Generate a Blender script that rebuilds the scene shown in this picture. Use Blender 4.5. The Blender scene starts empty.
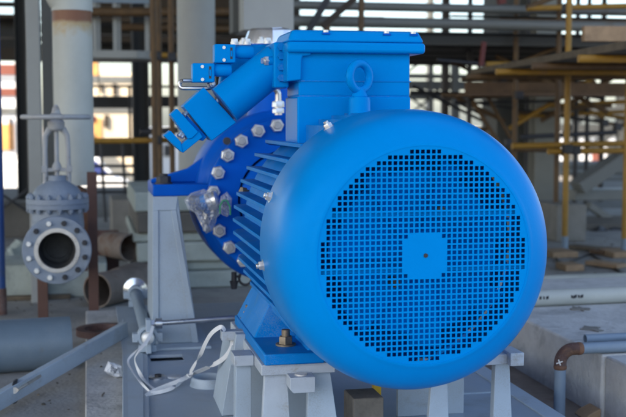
import bpy, bmesh, math, random
from mathutils import Vector, Matrix, geometry
random.seed(7)
S = bpy.context.scene
COL = S.collection
PI = math.pi
V = Vector

# ------------------------------------------------------------------ camera geometry (metres; motor axis runs along +Y)
F = 1100.0
PIT = math.atan(90.5 / F)
YAW = math.atan((313 - 87.6) * math.cos(PIT) / F)
FW = V((math.sin(YAW) * math.cos(PIT), math.cos(YAW) * math.cos(PIT), -math.sin(PIT)))
RT = V((math.cos(YAW), -math.sin(YAW), 0))
UP = RT.cross(FW)
CAM = V((-0.8148, -2.6007, 1.08))
AX = 0.7387                       # height of the shaft
SK = 0.13                         # top of the steel skid

def at(x, y, z=None, Y=None, X=None, d=None):
    """the real point seen at photo pixel (x, y) at a known height, plane or depth"""
    r = FW + RT * ((x - 313) / F) - UP * ((y - 208.5) / F)
    if z is not None: t = (z - CAM.z) / r.z
    elif Y is not None: t = (Y - CAM.y) / r.y
    elif X is not None: t = (X - CAM.x) / r.x
    else: t = d
    return CAM + r * t

# ------------------------------------------------------------------ materials
def nt(name):
    m = bpy.data.materials.new(name); m.use_nodes = True
    return m, m.node_tree.nodes, m.node_tree.links

def mat(name, col, rough=0.5, metal=0.0, var=0.18, scale=6.0, bump=0.05, bscale=60.0, stain=None, samt=0.5,
        sscale=3.0, spec=0.5, dust=None, damt=0.0, coat=0.0, rvar=0.12, smooth=0.12, tint=None):
    m, N, L = nt(name)
    b = N['Principled BSDF']
    tc = N.new('ShaderNodeTexCoord')
    n1 = N.new('ShaderNodeTexNoise'); n1.inputs['Scale'].default_value = scale; n1.inputs['Detail'].default_value = 8
    n1.inputs['Roughness'].default_value = 0.65
    L.new(tc.outputs['Object'], n1.inputs['Vector'])
    cr = N.new('ShaderNodeValToRGB')
    e = cr.color_ramp.elements
    e[0].position = 0.3; e[1].position = 0.7
    e[0].color = (*[c * (1 - var) for c in col], 1); e[1].color = (*[min(1, c * (1 + var)) for c in col], 1)
    L.new(n1.outputs['Fac'], cr.inputs['Fac'])
    out = cr.outputs['Color']
    def mix(fac, a, colr):
        mx = N.new('ShaderNodeMix'); mx.data_type = 'RGBA'
        L.new(fac, mx.inputs['Factor']); L.new(a, mx.inputs['A']); mx.inputs['B'].default_value = (*colr, 1)
        return mx.outputs['Result']
    if stain:
        n2 = N.new('ShaderNodeTexNoise'); n2.inputs['Scale'].default_value = sscale; n2.inputs['Detail'].default_value = 10
        n2.inputs['Roughness'].default_value = 0.7; n2.inputs['Distortion'].default_value = 0.4
        L.new(tc.outputs['Object'], n2.inputs['Vector'])
        mr = N.new('ShaderNodeMapRange'); mr.inputs['From Min'].default_value = 0.72 - 0.4 * samt
        mr.inputs['From Max'].default_value = 0.72 - 0.4 * samt + smooth
        L.new(n2.outputs['Fac'], mr.inputs['Value']); out = mix(mr.outputs['Result'], out, stain)
    if dust:
        n3 = N.new('ShaderNodeTexNoise'); n3.inputs['Scale'].default_value = 260; n3.inputs['Detail'].default_value = 3
        L.new(tc.outputs['Object'], n3.inputs['Vector'])
        n4 = N.new('ShaderNodeTexNoise'); n4.inputs['Scale'].default_value = 9; n4.inputs['Detail'].default_value = 6
        L.new(tc.outputs['Object'], n4.inputs['Vector'])
        ml = N.new('ShaderNodeMath'); ml.operation = 'MULTIPLY'
        L.new(n3.outputs['Fac'], ml.inputs[0]); L.new(n4.outputs['Fac'], ml.inputs[1])
        mr = N.new('ShaderNodeMapRange'); mr.inputs['From Min'].default_value = 0.26; mr.inputs['From Max'].default_value = 0.42
        mr.inputs['To Max'].default_value = damt
        L.new(ml.outputs[0], mr.inputs['Value']); out = mix(mr.outputs['Result'], out, dust)
    L.new(out, b.inputs['Base Color'])
    rr = N.new('ShaderNodeMapRange'); rr.inputs['To Min'].default_value = max(0.03, rough - rvar); rr.inputs['To Max'].default_value = min(1, rough + rvar)
    L.new(n1.outputs['Fac'], rr.inputs['Value']); L.new(rr.outputs['Result'], b.inputs['Roughness'])
    b.inputs['Metallic'].default_value = metal
    b.inputs['Specular IOR Level'].default_value = spec
    if tint: b.inputs['Specular Tint'].default_value = (*tint, 1)
    b.inputs['Coat Weight'].default_value = coat; b.inputs['Coat Roughness'].default_value = 0.15
    if bump:
        nb = N.new('ShaderNodeTexNoise'); nb.inputs['Scale'].default_value = bscale; nb.inputs['Detail'].default_value = 6
        L.new(tc.outputs['Object'], nb.inputs['Vector'])
        bp = N.new('ShaderNodeBump'); bp.inputs['Strength'].default_value = bump; bp.inputs['Distance'].default_value = 0.01
        L.new(nb.outputs['Fac'], bp.inputs['Height']); L.new(bp.outputs['Normal'], b.inputs['Normal'])
    return m

M = {}
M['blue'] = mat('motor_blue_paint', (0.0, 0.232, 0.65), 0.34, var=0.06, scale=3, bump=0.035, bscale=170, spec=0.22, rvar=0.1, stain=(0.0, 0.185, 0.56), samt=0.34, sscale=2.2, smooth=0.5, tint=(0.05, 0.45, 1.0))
M['blue_fin'] = mat('dusty_blue_paint', (0.005, 0.20, 0.58), 0.5, var=0.12, scale=9, bump=0.05, stain=(0.10, 0.22, 0.36), samt=0.42, sscale=7, smooth=0.35, dust=(0.3, 0.34, 0.38), damt=0.22, spec=0.1, tint=(0.05, 0.45, 1.0))
M['blue_in'] = mat('inner_blue_paint', (0.0, 0.165, 0.62), 0.5, var=0.25, bump=0.02, spec=0.1, stain=(0.0, 0.06, 0.25), samt=0.35, sscale=9, smooth=0.3, tint=(0.05, 0.45, 1.0))
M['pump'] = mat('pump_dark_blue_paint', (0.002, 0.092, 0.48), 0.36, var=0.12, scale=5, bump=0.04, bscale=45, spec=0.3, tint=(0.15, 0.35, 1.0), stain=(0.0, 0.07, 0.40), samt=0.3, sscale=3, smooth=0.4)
M['grey'] = mat('pale_grey_steel_paint', (0.355, 0.43, 0.505), 0.5, var=0.08, scale=4, bump=0.05, bscale=50, stain=(0.26, 0.265, 0.265), samt=0.34, sscale=6, smooth=0.2, dust=(0.22, 0.2, 0.18), damt=0.28)
M['grey_dirty'] = mat('chipped_grey_steel_paint', (0.42, 0.47, 0.525), 0.55, var=0.12, scale=8, bump=0.08, bscale=40, stain=(0.29, 0.265, 0.23), samt=0.44, sscale=11, smooth=0.14, dust=(0.2, 0.16, 0.12), damt=0.3)
M['skid'] = mat('skid_grey_paint', (0.29, 0.355, 0.43), 0.42, var=0.1, scale=3, bump=0.04, bscale=30, stain=(0.2, 0.215, 0.22), samt=0.4, sscale=3.5, smooth=0.25, dust=(0.42, 0.43, 0.44), damt=0.5)
M['valve'] = mat('cast_grey_paint', (0.21, 0.25, 0.31), 0.5, var=0.14, scale=10, bump=0.2, bscale=70, stain=(0.22, 0.16, 0.12), samt=0.25, sscale=11)
M['borepaint'] = mat('dull_bore_steel', (0.05, 0.05, 0.05), 0.7, 0.0, var=0.4, scale=14, bump=0.1, spec=0.2)
M['valve_l'] = mat('yoke_grey_paint', (0.34, 0.345, 0.35), 0.55, var=0.14, scale=10, bump=0.15, bscale=70, stain=(0.22, 0.17, 0.12), samt=0.36, sscale=11)
M['pipe'] = mat('pale_pipe_primer', (0.43, 0.445, 0.41), 0.5, var=0.1, scale=3, bump=0.04, stain=(0.34, 0.29, 0.19), samt=0.26, sscale=5, smooth=0.25)
M['pipe_d'] = mat('dull_blue_grey_pipe_paint', (0.125, 0.175, 0.225), 0.45, var=0.14, scale=4, bump=0.05, stain=(0.17, 0.13, 0.09), samt=0.27, sscale=6, smooth=0.2, dust=(0.25, 0.27, 0.28), damt=0.3)
M['pipe_b'] = mat('bluish_pipe_paint', (0.20, 0.265, 0.34), 0.5, var=0.1, scale=3, bump=0.05, stain=(0.2, 0.15, 0.1), samt=0.27, sscale=6, smooth=0.2, dust=(0.3, 0.32, 0.33), damt=0.3)
M['rust'] = mat('rusty_steel', (0.10, 0.05, 0.04), 0.8, var=0.4, scale=12, bump=0.3, bscale=50, stain=(0.17, 0.09, 0.05), samt=0.45, sscale=14, dust=(0.25, 0.24, 0.25), damt=0.4)
M['rustpale'] = mat('dusty_rusty_pipe', (0.20, 0.165, 0.14), 0.8, var=0.3, scale=6, bump=0.2, bscale=40, stain=(0.15, 0.08, 0.05), samt=0.5, sscale=5)
M['weld'] = mat('orange_weld_rust', (0.17, 0.085, 0.05), 0.8, var=0.35, scale=14, bump=0.2, stain=(0.28, 0.2, 0.12), samt=0.35, sscale=12)
M['primer'] = mat('brown_primer', (0.12, 0.06, 0.045), 0.7, var=0.2, scale=6, bump=0.06)
M['steel'] = mat('machined_steel', (0.55, 0.55, 0.56), 0.3, 1.0, var=0.12, scale=20, bump=0.04)
M['zinc'] = mat('zinc_plated_steel', (0.74, 0.73, 0.71), 0.34, 0.75, var=0.15, scale=30, bump=0.08, bscale=80, stain=(0.3, 0.27, 0.24), samt=0.3, sscale=40)
M['stud'] = mat('grey_stud_end', (0.42, 0.42, 0.42), 0.5, 0.6, var=0.15, scale=40, bump=0.1)
M['galv'] = mat('galvanised_white_bolt', (0.75, 0.75, 0.72), 0.4, 0.3, var=0.1, scale=30, bump=0.05)
M['brass'] = mat('dull_yellow_zinc_bolt', (0.24, 0.20, 0.15), 0.5, 0.7, var=0.3, scale=30, bump=0.1, stain=(0.1, 0.07, 0.05), samt=0.4, sscale=30)
M['dark'] = mat('dark_steel', (0.035, 0.035, 0.04), 0.55, 0.2, var=0.25, scale=10, bump=0.08)
M['foil'] = mat('crinkled_foil', (0.9, 0.9, 0.9), 0.22, 0.8, var=0.05, scale=10, bump=0.12, bscale=26)
M['conc'] = mat('concrete', (0.20, 0.19, 0.17), 0.85, var=0.2, scale=4, bump=0.3, bscale=60, stain=(0.12, 0.115, 0.1), samt=0.45, sscale=2.2, smooth=0.3, dust=(0.3, 0.29, 0.27), damt=0.5)
M['column_w'] = mat('grey_green_column_paint', (0.235, 0.235, 0.21), 0.55, var=0.12, scale=2, bump=0.03, stain=(0.12, 0.1, 0.07), samt=0.3, sscale=3)
M['concgreen'] = mat('greenish_concrete', (0.36, 0.40, 0.37), 0.85, var=0.18, scale=5, bump=0.4, bscale=50, stain=(0.2, 0.215, 0.2), samt=0.45, sscale=3, smooth=0.25)
M['block'] = mat('block_concrete', (0.50, 0.50, 0.49), 0.85, var=0.2, scale=7, bump=0.55, bscale=55, stain=(0.30, 0.30, 0.295), samt=0.48, sscale=5.5, smooth=0.16, dust=(0.48, 0.48, 0.48), damt=0.5)
M['slab'] = mat('floor_concrete', (0.30, 0.295, 0.28), 0.8, var=0.18, scale=5, bump=0.4, bscale=60, stain=(0.15, 0.155, 0.16), samt=0.45, sscale=3.5, smooth=0.2, dust=(0.36, 0.36, 0.36), damt=0.6)
M['concd'] = mat('old_dark_concrete', (0.12, 0.11, 0.095), 0.9, var=0.25, scale=3, bump=0.3, bscale=40, stain=(0.065, 0.055, 0.045), samt=0.45, sscale=2.5, smooth=0.3)
M['wood'] = mat('scaffold_board', (0.33, 0.22, 0.13), 0.75, var=0.25, scale=9, bump=0.15, stain=(0.2, 0.13, 0.08), samt=0.4, sscale=6)
M['wooddk'] = mat('weathered_brown_board', (0.13, 0.075, 0.04), 0.8, var=0.3, scale=8, bump=0.15)
M['woodgrey'] = mat('grey_weathered_board', (0.115, 0.092, 0.065), 0.85, var=0.4, scale=8, bump=0.2)
M['yellow'] = mat('ochre_scaffold_paint', (0.32, 0.17, 0.018), 0.55, var=0.2, scale=9, bump=0.06, stain=(0.2, 0.11, 0.05), samt=0.4, sscale=9)
M['brownpole'] = mat('rusted_scaffold_tube', (0.11, 0.062, 0.025), 0.65, var=0.35, scale=9, bump=0.08)
M['yel'] = mat('bright_yellow_paint', (0.65, 0.42, 0.02), 0.45, var=0.1)
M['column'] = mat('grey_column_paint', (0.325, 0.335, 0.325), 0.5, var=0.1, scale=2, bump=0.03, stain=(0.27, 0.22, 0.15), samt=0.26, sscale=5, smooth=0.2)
M['coldk'] = mat('dark_and_shaded_grey_paint', (0.07, 0.072, 0.068), 0.6, var=0.15, scale=2, bump=0.05)  # plain dark grey that also carries painted shade on column sides
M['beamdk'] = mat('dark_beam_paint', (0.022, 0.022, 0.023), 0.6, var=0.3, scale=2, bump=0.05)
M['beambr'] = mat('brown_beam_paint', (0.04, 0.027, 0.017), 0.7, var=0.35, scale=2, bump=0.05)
M['rackpipe'] = mat('rack_pipe_paint', (0.15, 0.155, 0.145), 0.5, var=0.12, scale=2, bump=0.02, stain=(0.12, 0.09, 0.06), samt=0.3, sscale=3)
M['red'] = mat('red_oxide_paint', (0.12, 0.02, 0.015), 0.6, var=0.15)
M['redwall'] = mat('faded_red_cladding', (0.22, 0.07, 0.045), 0.7, var=0.3, scale=0.8)
M['white'] = mat('white_paint', (0.75, 0.75, 0.74), 0.5, var=0.05)
M['offwhite'] = mat('cream_cladding', (0.8, 0.66, 0.46), 0.6, var=0.1, scale=0.4)
M['orange'] = mat('orange_cladding', (0.72, 0.36, 0.11), 0.6, var=0.35, scale=0.6)
M['strap'] = mat('white_webbing', (0.72, 0.73, 0.74), 0.6, var=0.06, scale=40, bump=0.2, bscale=220)
M['paper'] = mat('crumpled_white_sheet', (0.72, 0.74, 0.77), 0.6, var=0.08, bump=0.1)
M['carblue'] = mat('tinted_window', (0.05, 0.07, 0.22), 0.1, spec=0.8, var=0.05, bump=0)
M['rubber'] = mat('black_rubber', (0.02, 0.02, 0.02), 0.8, var=0.1)
M['grass'] = mat('green_tape', (0.02, 0.3, 0.1), 0.5, var=0.1)
M['redmark'] = mat('red_mark', (0.4, 0.02, 0.02), 0.5, var=0.05)
M['bluepost'] = mat('deep_blue_post_paint', (0.012, 0.05, 0.19), 0.5, var=0.2, stain=(0.06, 0.07, 0.06), samt=0.4)
M['dirt'] = mat('site_ground', (0.13, 0.12, 0.105), 0.95, var=0.25, scale=1.5, bump=0.5, bscale=25, stain=(0.08, 0.075, 0.065), samt=0.45, sscale=0.8, smooth=0.3, dust=(0.25, 0.23, 0.2), damt=0.6)
M['timber'] = mat('dusty_timber', (0.15, 0.135, 0.115), 0.9, var=0.35, scale=14, bump=0.25, bscale=60, stain=(0.08, 0.07, 0.06), samt=0.4, sscale=12)
M['mark'] = mat('black_ink', (0.02, 0.02, 0.025), 0.6, var=0.1)

def plastic():
    m, N, L = nt('clear_plastic_film')
    for n in list(N):
        if n.type != 'OUTPUT_MATERIAL': N.remove(n)
    o = [n for n in N if n.type == 'OUTPUT_MATERIAL'][0]
    t = N.new('ShaderNodeBsdfTransparent'); t.inputs['Color'].default_value = (0.95, 0.96, 0.97, 1)
    g = N.new('ShaderNodeBsdfGlossy'); g.inputs['Roughness'].default_value = 0.12
    df = N.new('ShaderNodeBsdfDiffuse'); df.inputs['Color'].default_value = (0.75, 0.78, 0.82, 1)
    a = N.new('ShaderNodeMixShader'); a.inputs[0].default_value = 0.6
    lw = N.new('ShaderNodeLayerWeight'); lw.inputs['Blend'].default_value = 0.35
    mr = N.new('ShaderNodeMapRange'); mr.inputs['To Min'].default_value = 0.20; mr.inputs['To Max'].default_value = 0.80
    L.new(lw.outputs['Facing'], mr.inputs['Value'])
    b = N.new('ShaderNodeMixShader')
    L.new(g.outputs[0], a.inputs[1]); L.new(df.outputs[0], a.inputs[2])
    L.new(mr.outputs['Result'], b.inputs[0]); L.new(t.outputs[0], b.inputs[1]); L.new(a.outputs[0], b.inputs[2])
    L.new(b.outputs[0], o.inputs['Surface'])
    return m
M['plastic'] = plastic()

def banded(z0, z1, zf0, zf1):
    m = M['pipe'].copy(); m.name = 'pipe_with_rusty_weld_band'; N = m.node_tree.nodes; L = m.node_tree.links
    b = N['Principled BSDF']; src = b.inputs['Base Color'].links[0].from_socket
    tc = N.new('ShaderNodeTexCoord'); sp = N.new('ShaderNodeSeparateXYZ'); L.new(tc.outputs['Object'], sp.inputs[0])
    n = N.new('ShaderNodeTexNoise'); n.inputs['Scale'].default_value = 16; n.inputs['Detail'].default_value = 8; n.inputs['Roughness'].default_value = 0.7
    L.new(tc.outputs['Object'], n.inputs['Vector'])
    def band(lo, hi, soft, wob, col, cur):
        mu = N.new('ShaderNodeMath'); mu.operation = 'MULTIPLY_ADD'; mu.inputs[1].default_value = wob
        L.new(n.outputs['Fac'], mu.inputs[0]); L.new(sp.outputs['Z'], mu.inputs[2])
        su = N.new('ShaderNodeMath'); su.operation = 'SUBTRACT'; L.new(mu.outputs[0], su.inputs[0]); su.inputs[1].default_value = (lo + hi) / 2 + wob * 0.5
        ab = N.new('ShaderNodeMath'); ab.operation = 'ABSOLUTE'; L.new(su.outputs[0], ab.inputs[0])
        mr = N.new('ShaderNodeMapRange'); h = (hi - lo) / 2
        mr.inputs['From Min'].default_value = h + soft; mr.inputs['From Max'].default_value = h - soft * 0.2
        L.new(ab.outputs[0], mr.inputs['Value'])
        mx = N.new('ShaderNodeMix'); mx.data_type = 'RGBA'; L.new(mr.outputs['Result'], mx.inputs['Factor']); L.new(cur, mx.inputs['A'])
        mx.inputs['B'].default_value = (*col, 1); return mx.outputs['Result']
    c = band(zf0, zf1, 0.06, 0.2, (0.40, 0.30, 0.16), src)
    c = band(z0, z1, 0.014, 0.03, (0.19, 0.075, 0.035), c)
    L.new(c, b.inputs['Base Color'])
    return m
# ------------------------------------------------------------------ mesh builder
class MB:
    def __init__(s): s.bm = bmesh.new()
    def faces(s, vs, fs):
        v = [s.bm.verts.new(p) for p in vs]
        for f in fs:
            try: s.bm.faces.new([v[i] for i in f])
            except ValueError: pass
        return s
    def box(s, x0, x1, y0, y1, z0, z1):
        x0, x1 = min(x0, x1), max(x0, x1); y0, y1 = min(y0, y1), max(y0, y1); z0, z1 = min(z0, z1), max(z0, z1)
        return s.faces([(x0, y0, z0), (x1, y0, z0), (x1, y1, z0), (x0, y1, z0), (x0, y0, z1), (x1, y0, z1), (x1, y1, z1), (x0, y1, z1)],
                       [(3, 2, 1, 0), (4, 5, 6, 7), (0, 1, 5, 4), (1, 2, 6, 5), (2, 3, 7, 6), (3, 0, 4, 7)])
    def obox(s, c, ax, ay, az, sx, sy, sz):
        c = V(c); ax = V(ax).normalized() * sx / 2; ay = V(ay).normalized() * sy / 2; az = V(az).normalized() * sz / 2
        P = [c - ax - ay - az, c + ax - ay - az, c + ax + ay - az, c - ax + ay - az, c - ax - ay + az, c + ax - ay + az, c + ax + ay + az, c - ax + ay + az]
        return s.faces(P, [(3, 2, 1, 0), (4, 5, 6, 7), (0, 1, 5, 4), (1, 2, 6, 5), (2, 3, 7, 6), (3, 0, 4, 7)])
    def beam(s, p0, p1, w, h, up=(0, 0, 1)):
        p0 = V(p0); p1 = V(p1); d = p1 - p0; a = d.normalized()
        sd = a.cross(V(up)).normalized(); u = sd.cross(a)
        return s.obox((p0 + p1) / 2, a, sd, u, d.length, w, h)
    def ring(s, c, a, u, r, n):
        b = a.cross(u)
        return [s.bm.verts.new(c + (u * math.cos(2 * PI * i / n) + b * math.sin(2 * PI * i / n)) * r) for i in range(n)]
    def frame(s, a):
        a = V(a).normalized()
        u = a.cross(V((0, 0, 1)))
        if u.length < 1e-3: u = V((1, 0, 0))
        return a, u.normalized()
    def rev(s, prof, o, axis, n=48, cap0=False, cap1=False, closed=False):
        """prof: (radius, distance along axis)"""
        a, u = s.frame(axis); o = V(o); R = []
        for r, t in prof: R.append(s.ring(o + a * t, a, u, max(r, 1e-4), n))
        pairs = list(zip(R, R[1:])) + ([(R[-1], R[0])] if closed else [])
        for p, q in pairs:
            for i in range(n):
                j = (i + 1) % n
                s.bm.faces.new((p[i], p[j], q[j], q[i]))
        if cap0: s.bm.faces.new(R[0][::-1])
        if cap1: s.bm.faces.new(R[-1])
        return s
    def cyl(s, p0, p1, r0, r1=None, n=24, cap=True):
        p0 = V(p0); p1 = V(p1); d = p1 - p0
        return s.rev([(r0, 0), (r0 if r1 is None else r1, d.length)], p0, d, n, cap, cap)
    def pipe(s, p0, p1, r, t, n=32):
        p0 = V(p0); p1 = V(p1); L = (p1 - p0).length
        return s.rev([(r, 0), (r, L), (r - t, L), (r - t, 0)], p0, p1 - p0, n, closed=True)
    def tube(s, pts, r, n=12, cap=True, rs=None):
        pts = [V(p) for p in pts]; u = None; R = []
        for i, p in enumerate(pts):
            t = ((pts[min(i + 1, len(pts) - 1)] - p).normalized() + (p - pts[max(i - 1, 0)]).normalized())
            t = t.normalized()
            if u is None: _, u = s.frame(t)
            else: u = (u - t * u.dot(t)).normalized()
            R.append(s.ring(p, t, u, rs[i] if rs else r, n))
        for p, q in zip(R, R[1:]):
            for i in range(n):
                j = (i + 1) % n; s.bm.faces.new((p[i], p[j], q[j], q[i]))
        if cap: s.bm.faces.new(R[0][::-1]); s.bm.faces.new(R[-1])
        return s
    def torus(s, c, axis, R, r, n=40, m=14):
        a, u = s.frame(axis); b = a.cross(u); c = V(c); G = []
        for i in range(n):
            w = u * math.cos(2 * PI * i / n) + b * math.sin(2 * PI * i / n)
            G.append([s.bm.verts.new(c + w * (R + r * math.cos(2 * PI * j / m)) + a * r * math.sin(2 * PI * j / m)) for j in range(m)])
        for i in range(n):
            for j in range(m):
                s.bm.faces.new((G[i][j], G[(i + 1) % n][j], G[(i + 1) % n][(j + 1) % m], G[i][(j + 1) % m]))
        return s
    def prism(s, poly, vec):
        vec = V(vec); P = [V(p) for p in poly]; n = len(P)
        a = [s.bm.verts.new(p) for p in P]; b = [s.bm.verts.new(p + vec) for p in P]
        s.bm.faces.new(a[::-1]); s.bm.faces.new(b)
        for i in range(n):
            j = (i + 1) % n; s.bm.faces.new((a[i], a[j], b[j], b[i]))
        return s
    def hexa(s, p, axis, r, h, rot=0.0):
        a, u = s.frame(axis); b = a.cross(u); p = V(p)
        u2 = u * math.cos(rot) + b * math.sin(rot)
        R = [(r, 0), (r, h * 0.80), (r * 0.90, h)]
        rings = [s.ring(p + a * t, a, u2, q, 6) for q, t in R]
        for k, l in zip(rings, rings[1:]):
            for i in range(6): s.bm.faces.new((k[i], k[(i + 1) % 6], l[(i + 1) % 6], l[i]))
        s.bm.faces.new(rings[0][::-1]); s.bm.faces.new(rings[-1])
        return s
    def nut(s, p, axis, r, h, stud=0.4, rot=0.0, washer=1.25):
        a = V(axis).normalized(); p = V(p)
        s.cyl(p, p + a * h * 0.14, r * washer, n=20)
        s.hexa(p + a * h * 0.14, a, r, h, rot)
        s.rev([(r * 0.56, 0), (r * 0.56, h * stud), (r * 0.47, h * (stud + 0.12))], p + a * h * 1.1, a, 16, False, True)
        return s
    def sphere(s, c, r, n=16, sc=(1, 1, 1)):
        bmesh.ops.create_uvsphere(s.bm, u_segments=n, v_segments=max(6, n // 2), radius=r,
                                  matrix=Matrix.Translation(V(c)) @ Matrix.Diagonal((*sc, 1)))
        return s
    def build(s, name, mt, parent=None, bevel=0.0, seg=2, sharp=35, smooth=True):
        bm = s.bm
        bmesh.ops.recalc_face_normals(bm, faces=bm.faces[:])
        cs = math.radians(sharp)
        for f in bm.faces: f.smooth = smooth
        for e in bm.edges:
            if len(e.link_faces) == 2: e.smooth = e.calc_face_angle(0) < cs
        me = bpy.data.meshes.new(name)
        off = V((0, 0, 0))
        if parent is None and len(bm.verts):
            lo = [min(v.co[i] for v in bm.verts) for i in range(3)]; hi = [max(v.co[i] for v in bm.verts) for i in range(3)]
            off = V(((lo[0] + hi[0]) / 2, (lo[1] + hi[1]) / 2, lo[2]))
            bmesh.ops.translate(bm, verts=bm.verts[:], vec=-off)
        bm.to_mesh(me); bm.free()
        me.materials.append(M[mt] if isinstance(mt, str) else mt)
        o = bpy.data.objects.new(name, me); COL.objects.link(o); o.location = off
        if parent is not None:
            o.parent = parent
            q = parent; base = V((0, 0, 0))
            while q is not None: base += q.location; q = q.parent
            o.location = -base
        if bevel:
            b = o.modifiers.new('edge', 'BEVEL'); b.width = bevel; b.segments = seg; b.limit_method = 'ANGLE'; b.angle_limit = math.radians(40)
            b.harden_normals = False
        return o

def tag(o, label=None, cat=None, group=None, kind=None):
    if label: o['label'] = label
    if cat: o['category'] = cat
    if group: o['group'] = group
    if kind: o['kind'] = kind
    return o
def px(p):
    v = V(p) - CAM; d = v.dot(FW); return 313 + F * v.dot(RT) / d
def thing(name, label, cat, loc, group=None):
    o = bpy.data.objects.new(name, None); COL.objects.link(o); o.location = V(loc); o.empty_display_size = 0.1
    return tag(o, label, cat, group)
def copy_tree(o, parent=None):
    c = o.copy(); COL.objects.link(c)
    if parent is not None: c.parent = parent
    for ch in list(o.children): copy_tree(ch, c)
    return c
def arc(c, u, v, r, a0, a1, n=8):
    c = V(c); u = V(u).normalized(); v = V(v).normalized()
    return [c + (u * math.cos(math.radians(a0 + (a1 - a0) * i / n)) + v * math.sin(math.radians(a0 + (a1 - a0) * i / n))) * r for i in range(n + 1)]

# ================================================================== ELECTRIC MOTOR
mot = thing('electric_motor', 'big bright blue electric motor with round perforated fan cover facing the viewer', 'electric motor', (0, 0.6, 0.384))
C0 = V((0, 0, AX)); YA = V((0, 1, 0))

cover = MB().rev([(0.2735, 0.0), (0.277, 0.0003), (0.281, 0.0016), (0.285, 0.0042), (0.290, 0.0070), (0.298, 0.0105), (0.308, 0.0160), (0.320, 0.0240), (0.332, 0.034), (0.3425, 0.047),
                  (0.351, 0.063), (0.3575, 0.084), (0.362, 0.113), (0.3645, 0.16), (0.3645, 0.325), (0.3625, 0.330), (0.357, 0.330), (0.3555, 0.16), (0.350, 0.09),
                  (0.338, 0.053), (0.315, 0.026), (0.285, 0.014), (0.2735, 0.006)], C0, YA, 128, closed=True).build('fan_cover', 'blue', mot, sharp=60)

def grille():
    pitch, hole, N, RH = 0.0140, 0.0097, 36, 18.75 * 0.0140 + 0.004
    bm = bmesh.new(); h = hole / 2; q = pitch / 2
    grid = {}
    def vv(x, z):
        k = (round(x, 5), round(z, 5))
        if k not in grid: grid[k] = bm.verts.new((x, 0, z))
        return grid[k]
    def is_cell(i, j):
        x = (i + 0.5) * pitch; z = (j + 0.5) * pitch
        return math.hypot(x, z) < RH - 0.004
    def is_hole(i, j):
        if not is_cell(i, j): return False
        a = -4 <= i <= 3; b = -4 <= j <= 3
        if a and b:
            return (i in (-4, 3)) and (j in (-4, 3))
        return True
    ink = set()
    for i in range(-N, N):
        for j in range(-N, N):
            if not is_cell(i, j): continue
            ink.add((i, j))
            x = (i + 0.5) * pitch; z = (j + 0.5) * pitch
            o = [vv(x - q, z - q), vv(x + q, z - q), vv(x + q, z + q), vv(x - q, z + q)]
            if not is_hole(i, j):
                bm.faces.new(o); continue
            n = [vv(x - h, z - h), vv(x + h, z - h), vv(x + h, z + h), vv(x - h, z + h)]
            for k in range(4): bm.faces.new((o[k], o[(k + 1) % 4], n[(k + 1) % 4], n[k]))
    # stepped outline of the punched field joined to a round rim
    edges = []
    for (i, j) in ink:
        x0, x1, z0, z1 = i * pitch, (i + 1) * pitch, j * pitch, (j + 1) * pitch
        for (di, dj, a, b) in ((-1, 0, (x0, z0), (x0, z1)), (1, 0, (x1, z0), (x1, z1)), (0, -1, (x0, z0), (x1, z0)), (0, 1, (x0, z1), (x1, z1))):
            if (i + di, j + dj) not in ink: edges.append((a, b))
    pts, idx, eds = [], {}, []
    def pid(p):
        k = (round(p[0], 5), round(p[1], 5))
        if k not in idx: idx[k] = len(pts); pts.append(V(p))
        return idx[k]
    for a, b in edges: eds.append((pid(a), pid(b)))
    n = 160; first = len(pts)
    for k in range(n): pid((0.2738 * math.cos(2 * PI * k / n), 0.2738 * math.sin(2 * PI * k / n)))
    for k in range(n): eds.append((first + k, first + (k + 1) % n))
    r = geometry.delaunay_2d_cdt(pts, eds, [], 1, 1e-6)
    for f in r[2]:
        c = sum((V(r[0][k]) for k in f), V((0, 0))) / len(f)
        if (math.floor(c.x / pitch), math.floor(c.y / pitch)) in ink: continue
        try: bm.faces.new([vv(r[0][k].x, r[0][k].y) for k in f])
        except ValueError: pass
    bmesh.ops.recalc_face_normals(bm, faces=bm.faces[:])
    th = 0.0026
    g = bmesh.ops.extrude_face_region(bm, geom=bm.faces[:])
    bmesh.ops.translate(bm, verts=[v for v in g['geom'] if isinstance(v, bmesh.types.BMVert)], vec=(0, th, 0))
    bmesh.ops.translate(bm, verts=bm.verts[:], vec=C0 + V((0, 0.0012, 0)))
    b = MB(); b.bm.free(); b.bm = bm
    return b
grille().build('grille', 'blue', cover, smooth=False)
MB().cyl(C0 + V((0.002, -0.0008, 0.001)), C0 + V((0.002, 0.003, 0.001)), 0.0055, n=20).build('centre_hole_shade', 'dark', cover)  # raised dark disc; the shade of the hole is put into its colour

fan = MB()
fan.rev([(0.0, 0.05), (0.06, 0.05), (0.072, 0.062), (0.205, 0.068), (0.212, 0.074), (0.205, 0.080), (0.07, 0.075)], C0, YA, 64)
for k in range(7):
    a = 2 * PI * k / 7 + 0.33
    u = V((math.cos(a), 0, math.sin(a))); w = V((-math.sin(a), 0, math.cos(a)))
    y = lambda t: V((0, t, 0))
    fan.prism([C0 + u * 0.06 - w * 0.012 + y(0.064), C0 + u * 0.235 - w * 0.045 + y(0.064), C0 + u * 0.24 + w * 0.03 + y(0.022), C0 + u * 0.06 + w * 0.020 + y(0.030)], y(0.005))
fano = fan.build('fan', 'blue_in', mot)
for (dx, dz) in ((0.048, 0.108), (-0.07, -0.068)):
    p = C0 + V((dx, 0.02, dz)); MB().cyl(p, p + V((0, 0.05, 0)), 0.013, n=16).build('hub_hole_patch', 'dark', fano)  # dark plugs stand in for the shaded holes of the fan hub
for z_ in (-0.035, 0.105):
    MB().box(-0.27, 0.27, 0.0125, 0.0165, AX + z_ - 0.005, AX + z_ + 0.005).build('stiffener_bar', 'blue', cover)
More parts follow.
